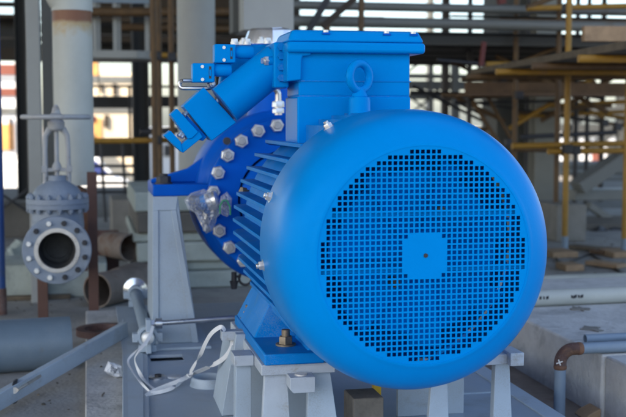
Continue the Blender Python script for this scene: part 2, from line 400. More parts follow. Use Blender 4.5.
MB().rev([(0.0, 0.26), (0.12, 0.265), (0.2, 0.285), (0.338, 0.305), (0.338, 0.33)], C0, YA, 64).build('end_shield', 'blue_in', mot)

# cooling frame: drum with horizontal fins both sides and radial ones on top
fr = MB().rev([(0.0, 0.305), (0.31, 0.31), (0.316, 0.34), (0.316, 0.97), (0.29, 1.0), (0.255, 1.02)], C0, YA, 72)
Y0, Y1 = 0.335, 1.0
def fin(zoff, side):
    ri = 0.31; ro = 0.362
    if abs(zoff) > 0.30: return
    xi = math.sqrt(max(ri * ri - zoff * zoff, 0.0)) ; xo = max(math.sqrt(ro * ro - zoff * zoff), xi + 0.02) - 0.004
    t = 0.0055
    z = AX + zoff; tilt = zoff * 0.03
    xs = lambda x: side * x
    fr.prism([V((xs(xi - 0.02), Y0, z - t)), V((xs(xo), Y0, z - t + tilt)), V((xs(xo), Y1 - 0.06, z - t + tilt)), V((xs(xo - 0.02), Y1 - 0.005, z - t)), V((xs(xi - 0.02), Y1 - 0.005, z - t))], (0, 0, 2 * t))
for k in range(-6, 7):
    for s_ in (-1, 1): fin(k * 0.041 + 0.012, s_)
for k in range(-4, 5):
    x = k * 0.04
    zi = math.sqrt(0.29 ** 2 - x * x) ; zo = math.sqrt(0.358 ** 2 - x * x)
    fr.box(x - 0.0035, x + 0.0035, Y0, Y1 - 0.02, AX + zi, AX + zo)
    if abs(x) < 0.13: fr.box(x - 0.0035, x + 0.0035, Y0, Y1 - 0.02, AX - zo, AX - zi)
fr.build('motor_frame', 'blue_fin', mot, bevel=0.0012, seg=1)

# drive end bell and lantern that joins the pump flange
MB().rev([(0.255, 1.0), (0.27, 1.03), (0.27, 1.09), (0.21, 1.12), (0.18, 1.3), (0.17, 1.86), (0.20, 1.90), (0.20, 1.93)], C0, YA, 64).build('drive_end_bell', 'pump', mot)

# cover fixing screws
for ang in (120, 159, 188, 60, 15, -8):
    u = V((math.cos(math.radians(ang)), 0, math.sin(math.radians(ang))))
    p = C0 + u * 0.364 + V((0, 0.285, 0))
    MB().nut(p, u, 0.0125, 0.011, 0.6).build('cover_screw', 'zinc', mot)
# flange bolt seen behind the fins
p = at(245, 192, Y=1.0)
MB().cyl(p + V((0.03, 0.02, -0.006)), p, 0.009, n=14).hexa(p, (-1, -0.4, 0.25), 0.016, 0.016).build('end_bell_bolt', 'brass', mot)

# feet
def foot(sd):
    f = MB()
    xo, xi = sd * 0.338, sd * 0.165
    z0, z1 = 0.384, 0.416
    f.box(xo, xi, 0.415, 1.06, z0, z1)
    ya, yb = 0.66, 1.055
    za = z1 - 0.004
    # hollow-looking gusset rising from the foot plate to the drum
    f.faces([(sd * 0.333, ya, za), (sd * 0.333, yb, za), (sd * 0.262, yb, 0.545), (sd * 0.262, ya + 0.05, 0.545), (sd * 0.16, ya, za), (sd * 0.16, yb, za), (sd * 0.20, yb, 0.56), (sd * 0.20, ya + 0.05, 0.56)],
            [(0, 1, 2, 3), (0, 3, 7, 4), (3, 2, 6, 7), (1, 5, 6, 2), (4, 7, 6, 5), (0, 4, 5, 1)])
    f.prism([(sd * 0.21, 0.45, za), (sd * 0.165, 0.45, za), (sd * 0.165, 0.45, 0.50)], (0, 0.2, 0))
    fo = f.build('foot', 'blue_fin', mot, bevel=0.005)
    for y in (0.535, 0.98):
        p = V((sd * (0.256 if y < 0.7 else 0.30), y, z1))
        b = MB(); b.cyl(p, p + V((0, 0, 0.005)), 0.03, n=24); b.hexa(p + V((0, 0, 0.005)), (0, 0, 1), 0.0215, 0.022, 0.3)
        b.cyl(p + V((0, 0, 0.027)), p + V((0, 0, 0.046)), 0.0125, n=16)
        b.build('foot_bolt', 'brass', fo)
foot(-1); foot(1)

# eye bolt on top
eb = V((-0.012, 0.63, 0))
e = MB()
e.rev([(0.038, 1.075), (0.034, 1.085), (0.033, 1.135), (0.031, 1.142)], eb, (0, 0, 1), 32, True, True)
e.rev([(0.022, 1.140), (0.024, 1.146), (0.019, 1.158), (0.013, 1.168)], eb, (0, 0, 1), 24, False, True)
e.torus(eb + V((0, 0, 1.203)), (math.sin(-0.52), math.cos(-0.52), 0), 0.0405, 0.0125)
e.build('eye_bolt', 'blue', mot)

# terminal box
tb = MB()
YF = 0.70
tb.box(-0.185, 0.166, YF, 0.90, 1.146, 1.29)
tb.box(-0.190, 0.168, YF - 0.004, 0.904, 0.965, 1.1455)
tbo = tb.build('terminal_box', 'blue', mot, bevel=0.006, seg=3)
MB().box(-0.183, 0.1645, YF + 0.0015, 0.899, 1.1425, 1.149).build('seam', 'blue_fin', tbo)
MB().box(-0.19, 0.1685, YF - 0.0025, 0.9025, 1.1905, 1.1935).build('seam', 'blue_fin', tbo)
lid = MB()
def tier(z0, z1, o0, o1):
    lo = [(-0.212 - o0, YF - 0.02 - o0, z0), (0.192 + o0, YF - 0.02 - o0, z0), (0.192 + o0, 0.92 + o0, z0), (-0.212 - o0, 0.92 + o0, z0)]
    hi = [(-0.212 - o1, YF - 0.02 - o1, z1), (0.192 + o1, YF - 0.02 - o1, z1), (0.192 + o1, 0.92 + o1, z1), (-0.212 - o1, 0.92 + o1, z1)]
    lid.faces(lo + hi, [(3, 2, 1, 0), (4, 5, 6, 7), (0, 1, 5, 4), (1, 2, 6, 5), (2, 3, 7, 6), (3, 0, 4, 7)])
tier(1.276, 1.309, 0.014, 0.014); tier(1.3092, 1.345, 0.012, -0.004)
lo_ = lid.build('box_lid', 'blue', mot, bevel=0.010, seg=3)
for x in (-0.105, 0.085, 0.17):
    q = V((x, YF - 0.018, 1.334))
    MB().box(x - 0.012, x + 0.012, YF - 0.026, YF - 0.008, 1.331, 1.337).build('screw_recess_shade', 'pump', lo_)  # darker blue block carries the shade of the screw recess
    MB().cyl(q + V((0, 0.001, 0.0035)), q + V((0, 0.001, 0.011)), 0.0085, n=16).build('lid_screw', 'galv', lo_)
# side bracket step of the box at its left edge
MB().prism([at(x, y, Y=YF - 0.016) for x, y in ((287, 50), (311, 50), (311, 55.5), (303, 56), (302, 58.5), (301.5, 80), (287, 81.5))], (0, 0.19, 0)).build('side_flange', 'blue', mot, bevel=0.004)

# cable entry on the left of the box
ce = MB()
YC = 0.85
a0 = at(283, 41, Y=0.80); a1 = at(272, 86, Y=0.80)
ce.box(a1.x, a0.x + 0.012, 0.76, 0.93, at(275, 88, Y=0.8).z, at(275, 43, Y=0.8).z)
ceo = ce.build('cable_entry_plate', 'blue', mot, bevel=0.005)
for yy in (47, 56, 67, 78):
    p = at(281.5, yy, Y=0.752)
    MB().hexa(p + V((0, 0.009, 0)), (0, -1, 0), 0.0125, 0.013).build('plate_bolt', 'blue_fin', ceo)
# rear mounting plate behind the conduit
MB().prism([at(235, 45, Y=0.97), at(288, 44, Y=0.97), at(288, 88, Y=0.97), at(258, 92, Y=0.97), at(218, 104, Y=0.97), at(222, 66, Y=0.97)], (0, 0.06, 0)).build('conduit_bracket', 'blue', ceo, bevel=0.006)
t0 = at(278, 62, Y=YC); t1 = at(222, 107, Y=YC)
td = (t1 - t0).normalized()
MB().rev([(0.061, 0), (0.063, (t1 - t0).length - 0.01)], t0, td, 48, True, True).build('conduit', 'blue', ceo)
# rectangular head on the conduit
bl = [at(203.8, 87.2, Y=0.84), at(236.5, 122.4, Y=0.84), at(211.7, 141, Y=0.84), at(183.2, 106, Y=0.84)]
MB().prism(bl, (0, 0.11, 0)).build('conduit_head', 'blue', ceo, bevel=0.003)
# clamp fork
def fork(px, Y, dy, mt='blue'):
    return MB().prism([at(x, y, Y=Y) for x, y in px], (0, dy, 0)).build('cable_clamp', mt, ceo, bevel=0.002)
fork([(184, 112), (207, 137), (203, 141), (192, 138), (182, 126)], 0.865, 0.06, 'blue_in')
fork([(177, 108.5), (198.5, 132), (192, 138.5), (188, 139), (170.5, 114.5)], 0.845, 0.09)
fork([(199, 131), (203, 137), (183, 153), (178, 147), (190, 137)], 0.85, 0.08)
fork([(170.5, 130.5), (181, 142), (183, 153), (176, 147), (164, 135.5)], 0.847, 0.09)
for (x, y) in ((180, 134), (183, 135.5), (186, 113.5)):
    p = at(x, y, Y=0.855)
    MB().cyl(p + V((0.012, 0.01, 0.011)), p + V((-0.006, -0.002, -0.006)), 0.006, n=12).build('clamp_screw', 'zinc', ceo)

# two small junction boxes with glands
def jbox(x0, x1, y0, y1, gx0, gx1, gy0, gy1, Y):
    a = at(x0, y0, Y=Y); b = at(x1, y1, Y=Y)
    w = b.x - a.x
    j = MB().box(a.x, b.x - w * 0.05, Y, Y + 0.06, b.z, a.z)
    j.box(b.x - w * 0.30, b.x - w * 0.16, Y - 0.004, Y + 0.03, b.z - 0.002, a.z - 0.008) if False else None
    jo = j.build('junction_box', 'blue', ceo, bevel=0.004)
    MB().box(b.x - w * 0.30, b.x - w * 0.20, Y - 0.001, Y + 0.01, b.z + 0.012, a.z - 0.010).build('recess_shade', 'dark', jo)  # dark block, the shade inside a recess painted as colour
    MB().box(b.x - w * 0.285, b.x - w * 0.215, Y - 0.003, Y + 0.01, b.z + 0.020, a.z - 0.020).build('clip', 'blue', jo)
    for fy in (0.18, 0.85):
        p = V((a.x + w * 0.42, Y + 0.001, a.z + (b.z - a.z) * fy))
        MB().cyl(p, p + V((0, -0.004, 0)), 0.0052, n=14).build('box_screw', 'galv', jo)
    g0 = at(gx0, (gy0 + gy1) / 2, Y=Y + 0.03); g1 = at(gx1, (gy0 + gy1) / 2, Y=Y + 0.03)
    r = (at(gx0, gy0, Y=Y + 0.03).z - at(gx0, gy1, Y=Y + 0.03).z) / 2
    MB().rev([(r * 0.8, -0.02), (r, 0.0), (r, (g1 - g0).length), (r * 0.9, (g1 - g0).length + 0.006)], g0, (1, 0, 0), 28, True, True).build('gland', 'blue', jo)
    MB().cyl(g0 - V((0.012, 0, 0)), g0 + V((0.002, 0, 0)), r * 0.75, n=20).build('gland_seal', 'dark', jo)
jbox(192.5, 216, 63, 82.5, 218, 229, 63, 77, 0.84)
jbox(214.5, 237, 44, 63, 240, 251, 45.5, 59, 0.84)
# bolts standing on the upper edge
for (x, y) in ((234.5, 43), (247, 43), (267.5, 42)):
    p = at(x, y + 2, Y=0.95)
    MB().cyl(p, p + V((0, 0, 0.010)), 0.013, n=20).hexa(p + V((0, 0, 0.008)), (0, 0, 1), 0.011, 0.012).build('top_screw', 'galv', ceo)
# hook ring hanging at the lower junction box
lp = []
c0, c1 = at(183, 84.5, Y=0.88), at(209, 84.5, Y=0.88)
lp += arc(c0, (0, 0, 1), (-1, 0.6, 0), 0.012, 0, 180, 8)
lp += arc(c1, (0, 0, -1), (1, 0.6, 0), 0.012, 0, 180, 8); lp.append(lp[0])
MB().tube(lp, 0.0062, 10).build('hook_ring', 'steel', ceo)
p = at(211, 84, Y=0.875)
MB().nut(p, (0.3, -1, 0), 0.012, 0.012).build('hook_nut', 'steel', ceo)
# sensor fitting and earth mark on the conduit
p = at(268, 61, Y=0.795)
MB().cyl(p, at(277, 61, Y=0.795), 0.014, n=20).build('sensor_body', 'blue', ceo)
MB().hexa(p, (-1, -0.2, 0), 0.015, 0.013).cyl(p + V((-0.012, -0.002, 0)), p + V((-0.02, -0.004, 0)), 0.009, n=14).build('sensor_fitting', 'zinc', ceo)
p = at(258.5, 70.5, Y=0.815)
MB().cyl(p + V((0, 0.01, 0)), p, 0.014, n=28).build('earth_plate', 'blue_in', ceo)
MB().beam(p + V((-0.004, -0.001, 0.006)), p + V((0.003, -0.001, -0.006)), 0.003, 0.002, (0, 1, 0)).build('earth_mark', 'redmark', ceo)

# ================================================================== PUMP
pmp = thing('process_pump', 'deep blue pump casing with a large bolted flange behind the motor', 'pump', (0, 2.2, 0.3))
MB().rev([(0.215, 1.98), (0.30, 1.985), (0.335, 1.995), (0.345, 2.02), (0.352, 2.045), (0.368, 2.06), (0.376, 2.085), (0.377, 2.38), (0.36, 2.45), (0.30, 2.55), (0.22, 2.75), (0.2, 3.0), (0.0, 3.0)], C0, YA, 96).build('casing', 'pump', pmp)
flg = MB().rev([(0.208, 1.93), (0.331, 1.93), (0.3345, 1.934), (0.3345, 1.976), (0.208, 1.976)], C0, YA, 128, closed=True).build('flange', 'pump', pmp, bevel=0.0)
for k in range(24):
    a = math.radians(97.5 + 15 * k + 0.7)
    p = C0 + V((math.cos(a) * 0.3135, 1.93, math.sin(a) * 0.3135))
    nu = MB().hexa(p, (0, -1, 0), 0.0295, 0.026, a * 3.1).build('flange_nut', 'zinc', pmp, bevel=0.0012)
    MB().rev([(0.0165, 0), (0.0165, 0.006), (0.0135, 0.0085)], p - V((0, 0.0255, 0)), (0, -1, 0), 20, True, True).build('stud', 'stud', nu)
# lock tabs between nuts
for (x, y) in ((236, 113), (227, 141), (228, 249)):
    p = at(x, y, Y=1.925)
    MB().cyl(p + V((0, 0.01, 0)), p, 0.016, n=16).build('lock_tab', 'dark', flg)
# centreline feet
def lug(sd):
    l = MB()
    l.box(sd * 0.556, sd * 0.30, 1.97, 2.36, 0.757, 0.806)
    l.prism([(sd * 0.556, 2.10, 0.8055), (sd * 0.31, 2.10, 0.8055), (sd * 0.31, 2.10, 0.93), (sd * 0.40, 2.10, 0.865), (sd * 0.556, 2.10, 0.82)], (0, 0.05, 0))
    lo2 = l.build('mounting_foot', 'pump', pmp, bevel=0.006)
    p = V((sd * 0.508, 2.02, 0.806))
    MB().cyl(p, p + V((0, 0, 0.006)), 0.036, n=20).hexa(p + V((0, 0, 0.006)), (0, 0, 1), 0.031, 0.026).cyl(p + V((0, 0, 0.03)), p + V((0, 0, 0.042)), 0.017, n=14).build('foot_bolt', 'dark', lo2)
lug(-1); lug(1)
# discharge nozzle with foil wrapped mouth
nb = at(271, 60, Y=2.2); nx = nb.x
zt = at(271, 29, Y=2.2).z; zm = at(271, 43, Y=2.2).z
MB().rev([(0.14, 0.98), (0.10, 1.12), (0.095, zm - 0.05), (0.15, zm - 0.05), (0.15, zm - 0.012), (0.09, zm - 0.012)], (nx, 2.2, 0), (0, 0, 1), 48).build('discharge_nozzle', 'pump', pmp)
fb = MB()
n = 15; prev = None
fr_ = [1 + random.uniform(-0.05, 0.05) for _ in range(n)]
for (t, r) in ((zm - 0.012, 0.122), (zm + 0.012, 0.116), (zm + 0.05, 0.102), (zt - 0.004, 0.093), (zt, 0.09), (zt + 0.001, 0.0)):
    rg_ = []
    for i in range(n):
        a = 2 * PI * (i + 0.25 * math.sin(i * 2.3)) / n; rr = r * fr_[i]
        rg_.append(fb.bm.verts.new((nx + rr * math.cos(a), 2.2 + rr * math.sin(a), t + random.uniform(-.002, .002))))
    if prev:
        for i in range(n): fb.bm.faces.new((prev[i], prev[(i + 1) % n], rg_[(i + 1) % n], rg_[i]))
    prev = rg_
fb.build('foil_cap', 'foil', pmp, sharp=12)
for k in range(8):
    a = 2 * PI * k / 8 + 0.3
    p = V((nx + 0.134 * math.cos(a), 2.2 + 0.134 * math.sin(a), zm - 0.012))
    MB().nut(p, (0, 0, 1), 0.016, 0.018).build('nozzle_nut', 'galv', pmp)
# bent flushing line
A = at(266, 89, Y=1.84); B = at(277.5, 90, Y=1.84); D = at(278.3, 104, Y=1.84)
rad = B.x - at(272, 90, Y=1.84).x
cc = V((D.x - 0.028, 1.84, at(278, 95, Y=1.84).z))
pts = [V((cc.x - 0.04, 1.90, cc.z + 0.012))] + arc(cc, (0, 0, 1), (1, 0, 0), 0.028, -15, 90, 8) + [D]
MB().tube(pts, 0.0125, 14).build('flushing_line', 'steel', pmp)
q = at(278.3, 102, Y=1.84); q2 = at(278.3, 114, Y=1.84)
fl = MB().hexa(q2 + V((0, 0, 0.028)), (0, 0, 1), 0.025, 0.024).hexa(q2 + V((0, 0, 0.004)), (0, 0, 1), 0.024, 0.020).cyl(q2 - V((0, 0, 0.004)), q2 + V((0, 0, 0.055)), 0.015, n=16)
fl.build('line_fitting', 'zinc', pmp)
# drain cock hanging under the casing
p = at(234, 272, Y=2.15)
MB().cyl(p, p + V((0, 0, -0.045)), 0.012, n=12).cyl(p + V((0, 0, -0.04)), p + V((0.0, 0, -0.075)), 0.02, 0.012, n=12).torus(p + V((0.05, 0, -0.03)), (0.2, 1, 0), 0.028, 0.006).cyl(p + V((0, 0, -.02)), p + V((0.03, 0, -0.02)), 0.006, n=8).build('drain_cock', 'dark', pmp)

# ================================================================== bagged instrument hanging on the flange
bg = thing('bagged_instrument', 'small shiny valve gauge wrapped in clear plastic bag on blue flange', 'gauge', at(210, 222, Y=1.86))
def L2(x, y, Y=1.86): return at(x, y, Y=Y)
MB().rev([(0.018, 0), (0.036, 0.004), (0.038, 0.05), (0.026, 0.056)], L2(205, 203, 1.87), (1, -0.3, 0.3), 28, True, True).build('gauge_body', 'zinc', bg)
MB().rev([(0.039, 0), (0.040, 0.004), (0.040, 0.018), (0.038, 0.02)], L2(203, 205, 1.865), (1, -0.3, 0.35), 28, True, True).build('blue_band', 'blue', bg)
v = MB(); v.cyl(L2(207.5, 211), L2(206.5, 219), 0.013, n=16); v.hexa(L2(206.5, 219), (0, 0, -1), 0.018, 0.022); v.cyl(L2(206.5, 222), L2(206.5, 231), 0.010, n=14); v.hexa(L2(206.5, 227), (0, 0, -1), 0.015, 0.016)
v.cyl(L2(206.5, 213), L2(214, 212), 0.008, n=12)
v.build('valve_stem', 'steel', bg)
MB().cyl(L2(211, 214, 1.87), L2(211, 214, 1.93), 0.012, n=14).build('tapping', 'steel', bg)
def crumple(px, Y, thick, name, mt, parent, seed, amp=0.10):
    rnd = random.Random(seed); b = MB(); n = len(px)
    ctr = (sum(p[0] for p in px) / n, sum(p[1] for p in px) / n); K = 10; rows = []
    for side in (-1, 1):
        rs = []
        for k in range(K + 1):
            f = 1 - k / K; row = []
            for i, (x, y) in enumerate(px):
                w = math.sqrt(max(0, 1 - f ** 2.5))
                X = ctr[0] + (x - ctr[0]) * f + rnd.uniform(-1, 1) * (0.9 if 0 < k < K else 0); Y_ = ctr[1] + (y - ctr[1]) * f + rnd.uniform(-1, 1) * (0.9 if 0 < k < K else 0)
                row.append(b.bm.verts.new(at(X, Y_, Y=Y + side * thick * w * (1 + amp * rnd.uniform(-4.5, 3)))))
            rs.append(row)
        rows.append(rs)
        for p, q in zip(rs, rs[1:]):
            for i in range(n): b.bm.faces.new((p[i], p[(i + 1) % n], q[(i + 1) % n], q[i]))
    bmesh.ops.remove_doubles(b.bm, verts=b.bm.verts[:], dist=0.0006)
    return b.build(name, mt, parent, sharp=14 if mt == 'plastic' else 80)
def dense(px_, m=4):
    o = []
    for i, p in enumerate(px_):
        q = px_[(i + 1) % len(px_)]
        for k in range(m): o.append((p[0] + (q[0] - p[0]) * k / m, p[1] + (q[1] - p[1]) * k / m))
    return o
crumple(dense([(184, 200), (191, 193), (204, 189), (216, 195), (220, 205), (216, 222), (212, 231), (206, 233.5), (201, 225), (195, 213), (188, 209)]), 1.85, 0.038, 'plastic_bag', 'plastic', bg, 3)
crumple(dense([(221, 196), (227, 192), (232, 198), (231, 213), (227, 217), (221, 214), (219, 204)]), 1.84, 0.022, 'plastic_bag', 'plastic', bg, 9)
MB().tube([L2(220, 214, 1.81), L2(220, 206, 1.81), L2(223, 200.5, 1.81), L2(227, 200.5, 1.81), L2(230, 207, 1.81), L2(230.5, 215, 1.81)], 0.0028, 8).build('green_tie', 'grass', bg)

# ================================================================== SKID, PEDESTALS
sk = thing('skid_frame', 'pale grey steel skid base carrying the pump and motor pedestals', 'skid', (0, 1, 0.05))
sl0 = at(149.5, 355.5, z=SK); sl1 = at(184.5, 360, z=SK)
d = MB()
XL, XR, YA_, YB_ = -0.69, 0.62, -0.5, 3.0
zt_, zb_ = SK, SK - 0.012
d.box(XL, sl0.x, YA_, YB_, zb_, zt_); d.box(sl1.x, XR, YA_, YB_, zb_, zt_)
d.box(sl0.x, sl1.x, YA_, sl1.y, zb_, zt_); d.box(sl0.x, sl1.x, sl0.y, YB_, zb_, zt_)
d.build('deck_plate', 'skid', sk)
# edge channels (slightly proud of the deck)
e0 = at(123, 417, z=SK); e1 = at(149.5, 417, z=SK)
eb_ = [at(122.5, 425, z=SK), at(150, 425, z=SK), at(147, 318, z=SK), at(122.5, 318, z=SK)]
ex = []
for a, b in ((eb_[0], eb_[3]), (eb_[1], eb_[2])):
    for Yq in (YA_, 2.6):
        u = (Yq - a.y) / (b.y - a.y); ex.append(V((a.x + (b.x - a.x) * u, Yq, 0.061)))
MB().prism([ex[0], ex[2], ex[3], ex[1]], (0, 0, SK + 0.007 - 0.061)).build('edge_channel', 'skid', sk, bevel=0.003)
MB().prism([ex[0] + V((0.018, 0, 0.0762)), ex[2] + V((-0.02, 0, 0.0762)), ex[3] + V((-0.02, 0, 0.0762)), ex[1] + V((0.018, 0, 0.0762))], (0, 0, 0.002)).build('wear_strip', 'grey', sk)
r0 = at(538, 417, z=SK); r1 = at(559, 417, z=SK)
MB().box(r0.x + 0.015, r1.x + 0.015, YA_, YB_, 0.0, SK + 0.006).build('edge_channel', 'grey', sk, bevel=0.003)
MB().box(XL + .03, XR, YA_ + 0.02, YB_ - 0.02, 0.085, 0.10).build('lower_plate', 'skid', sk)
for y in (0.35, 0.95):
    MB().box(0.42, r0.x + 0.01, y, y + 0.012, SK, SK + 0.004).build('weld_strip', 'grey', sk)
MB().box(-0.30, -0.292, 1.1, 1.6, SK, SK + 0.003).build('weld_strip', 'grey', sk)
pr = at(209, 385, z=SK)
MB().rev([(0.068, 0), (0.066, 0.012), (0.060, 0.03), (0.056, 0.032), (0.052, 0.03), (0.052, -0.1)], pr, (0, 0, 1), 56).build('coaming_ring', 'grey', sk)
pc = at(158, 378, z=SK)
MB().rev([(0.034, 0), (0.034, 0.006), (0.026, 0.008), (0.022, 0.006), (0.0, 0.006)], pc, (0, 0, 1), 32).build('drain_cap', 'steel', sk)
MB().rev([(0.012, 0.006), (0.012, 0.014), (0.0, 0.016)], pc, (0, 0, 1), 20).build('cap_plug', 'dark', sk)
pc = at(174, 377, z=SK)
MB().rev([(0.03, 0), (0.028, 0.005), (0.02, 0.006), (0.0, 0.006)], pc, (0, 0, 1), 32).build('drain_cap', 'grey_dirty', sk)

def pump_ped(sd, label):
    t = thing('pump_pedestal', label, 'pedestal', (sd * 0.45, 1.98, SK), 'pump pedestals')
    b = MB()
    f = [(sd * 0.566, SK + 0.012), (sd * 0.374, SK + 0.012), (sd * 0.455, 0.757), (sd * 0.557, 0.757)]
    g = [(sd * 0.566, SK + 0.012), (sd * 0.40, SK + 0.012), (sd * 0.46, 0.757), (sd * 0.557, 0.757)]
    y0, y1 = 1.96, 2.34
    b.faces([(x, y0, z) for x, z in f] + [(x, y1, z) for x, z in g], [(0, 1, 2, 3), (7, 6, 5, 4), (0, 4, 5, 1), (1, 5, 6, 2), (2, 6, 7, 3), (3, 7, 4, 0)])
    b.build('column', 'grey', t, bevel=0.004)
    # raised border of the front face, leaving a recessed panel
    def strip(ax, az, bx, bz, cx, cz, dx, dz):
        MB().prism([(sd * ax, y0 - 0.007, az), (sd * bx, y0 - 0.007, bz), (sd * cx, y0 - 0.007, cz), (sd * dx, y0 - 0.007, dz)], (0, 0.0066, 0)).build('panel_border', 'grey', t, bevel=0.0015)
    strip(0.566, SK + 0.012, 0.540, SK + 0.012, 0.535, 0.7, 0.558, 0.7)
    strip(0.558, 0.7002, 0.557, 0.757, 0.455, 0.757, 0.462, 0.7002)
    strip(0.402, SK + 0.012, 0.374, SK + 0.012, 0.462, 0.7, 0.483, 0.7)
    MB().box(sd * 0.60, sd * 0.33, 1.87, 2.42, SK + 0.0005, SK + 0.012).build('base_plate', 'grey', t, bevel=0.002)
pump_ped(-1, 'tapered pale grey steel pedestal with recessed panel left of the blue pump')
pump_ped(1, 'pale grey steel pedestal hidden on the far side of the pump')

def motor_ped(sd, label):
    t = thing('motor_pedestal', label, 'pedestal', (sd * 0.27, 0.75, SK), 'motor pedestals')
    top = 0.384
    MB().box(sd * (0.345 if sd < 0 else 0.412), sd * 0.13, 0.43, 1.12, 0.352, top - 0.001).build('top_plate', 'grey_dirty', t, bevel=0.003)
    def leg(x0t, x1t, x0b, x1b, y, dy, mt='grey'):
        MB().prism([(sd * x0b, y, SK + 0.0005), (sd * x1b, y, SK + 0.0005), (sd * x1t, y, 0.3515), (sd * x0t, y, 0.3515)], (0, dy, 0)).build('leg', mt, t, bevel=0.002)
    if sd < 0:
        leg(0.333, 0.268, 0.345, 0.255, 0.445, 0.025, 'grey_dirty'); leg(0.206, 0.142, 0.212, 0.110, 0.445, 0.025)
        leg(0.397, 0.351, 0.400, 0.351, 0.585, 0.05); leg(0.372, 0.350, 0.41, 0.352, 0.84, 0.25)
        MB().box(-0.405, -0.3465, 0.563, 0.645, 0.352, 0.384).build('cap_block', 'grey_dirty', t, bevel=0.002)
    else:
        leg(0.21, 0.165, 0.22, 0.15, 0.445, 0.02); leg(0.405, 0.36, 0.418, 0.355, 0.445, 0.03)
        MB().box(0.39, 0.432, 0.40, 0.5, 0.353, 0.392).build('cap_block', 'grey_dirty', t, bevel=0.002)
    MB().box(sd * 0.36, sd * 0.14, 0.75 if sd < 0 else 0.72, 0.77 if sd < 0 else 0.74, SK + 0.0005, 0.3515).build('cross_web', 'grey', t)
    # jacking lug in front of the foot
    c = -0.237 if sd < 0 else 0.25
    if sd < 0: MB().prism([(c - 0.036, 0.372, 0.324), (c - 0.026, 0.372, 0.312), (c + 0.036, 0.372, 0.312), (c + 0.036, 0.372, 0.357), (c - 0.036, 0.372, 0.357)], (0, 0.062, 0)).build('jacking_lug', 'grey_dirty', t, bevel=0.002)
    if sd < 0: MB().cyl((c, 0.40, 0.357), (c, 0.40, 0.362), 0.018, n=20).build('jack_screw', 'zinc', t)
    # underside bolt and yellow guide
    p = V((sd * 0.243, 0.56, 0.0))
    MB().hexa(p + V((0, 0, 0.352)), (0, 0, -1), 0.021, 0.02).cyl(p + V((0, 0, 0.333)), p + V((0, 0, 0.318)), 0.012, n=14).build('bolt_end', 'brass', t)
    if sd < 0:
        q = V((-0.268, 0.60, 0)); MB().box(q.x - 0.006, q.x + 0.008, q.y, q.y + 0.012, 0.25, 0.345).box(q.x - 0.016, q.x + 0.008, q.y - 0.003, q.y + 0.012, 0.24, 0.25).build('yellow_shim', 'yel', t)
        # side jacking arm that pushes the motor foot
        a = at(221, 335, Y=0.86); b = at(243, 335.5, Y=0.86)
        MB().box(a.x, b.x, 0.84, 0.885, a.z - 0.015, a.z + 0.014).build('jacking_arm', 'grey_dirty', t, bevel=0.002)
        MB().prism([(b.x - 0.045, 0.80, 0.30), (b.x + 0.0, 0.80, 0.30), (b.x + 0.0, 0.80, a.z + 0.012), (b.x - 0.03, 0.80, a.z + 0.012)], (0, 0.035, 0)).build('arm_gusset', 'grey', t, bevel=0.002)
        MB().cyl((b.x, 0.86, a.z), (b.x + 0.055, 0.86, a.z), 0.007, n=12).hexa((b.x + 0.002, 0.86, a.z), (1, 0, 0), 0.014, 0.012).hexa((b.x + 0.02, 0.86, a.z), (1, 0, 0), 0.014, 0.01).build('jack_bolt', 'zinc', t)
motor_ped(-1, 'chipped pale grey steel pedestal under the left motor foot')
motor_ped(1, 'pale grey steel pedestal under the right side of the fan cover')
# yellow pin and timber block under the motor
b0 = at(353, 399, Y=0.5); b1 = at(384, 399, Y=0.5)
MB().box(b0.x, b1.x, 0.5, 0.62, SK + 0.001, b0.z).build('timber_block', 'timber', None, bevel=0.004)
tag(bpy.data.objects['timber_block'], 'rough brown timber block on the skid beneath the fan cover', 'timber block')
p0 = at(377.5, 384, Y=0.72)
tag(MB().box(p0.x - 0.012, p0.x + 0.012, 0.72, 0.744, SK + 0.001, p0.z + 0.03).build('yellow_stake', 'yel'), 'yellow stake standing behind the timber block under the motor', 'stake')

# ================================================================== jacking pipe, rod, straps on the skid's left edge
zc = 0.205
pn = at(148, 338, z=zc); pf = at(135.5, 293, z=zc)
sp = thing('spool_pipe', 'short grey pipe lying on two saddles at the skid edge with white end plug', 'pipe spool', (pn.x, pn.y + 0.5, SK))
MB().cyl(pn, pf, 0.026, n=32).build('pipe', 'pipe_b', sp)
def saddle(c):
    s_ = MB()
    s_.rev([(0.028, -0.022), (0.041, -0.022), (0.041, 0.022), (0.028, 0.022)], c, YA, 32, closed=True)
    s_.box(c.x - 0.060, c.x - 0.038, c.y - 0.022, c.y + 0.022, c.z - 0.022, c.z + 0.012); s_.box(c.x + 0.038, c.x + 0.060, c.y - 0.022, c.y + 0.022, c.z - 0.022, c.z + 0.012)
    s_.box(c.x - 0.035, c.x + 0.035, c.y - 0.018, c.y + 0.018, SK + 0.011, c.z - 0.036)
    s_.build('saddle', 'grey', sp, bevel=0.002)
saddle(pn + V((0, 0.05, 0))); saddle(pf - V((0, 0.02, 0)))
plug = MB(); plug.rev([(0.026, 0.0), (0.024, -0.006), (0.022, -0.014), (0.012, -0.02), (0.0, -0.02)], pn, YA, 24); plug.cyl(pn + V((0, -0.02, 0)), pn + V((-0.012, -0.035, -0.025)), 0.005, n=8)
plug.build('end_plug', 'galv', sp)
MB().rev([(0.0, 0.062), (0.045, 0.062), (0.058, 0.05), (0.060, 0.01), (0.03, 0.0)], pf + V((0.0, 0.01, 0.012)), YA, 36).build('foil_flange', 'foil', sp)
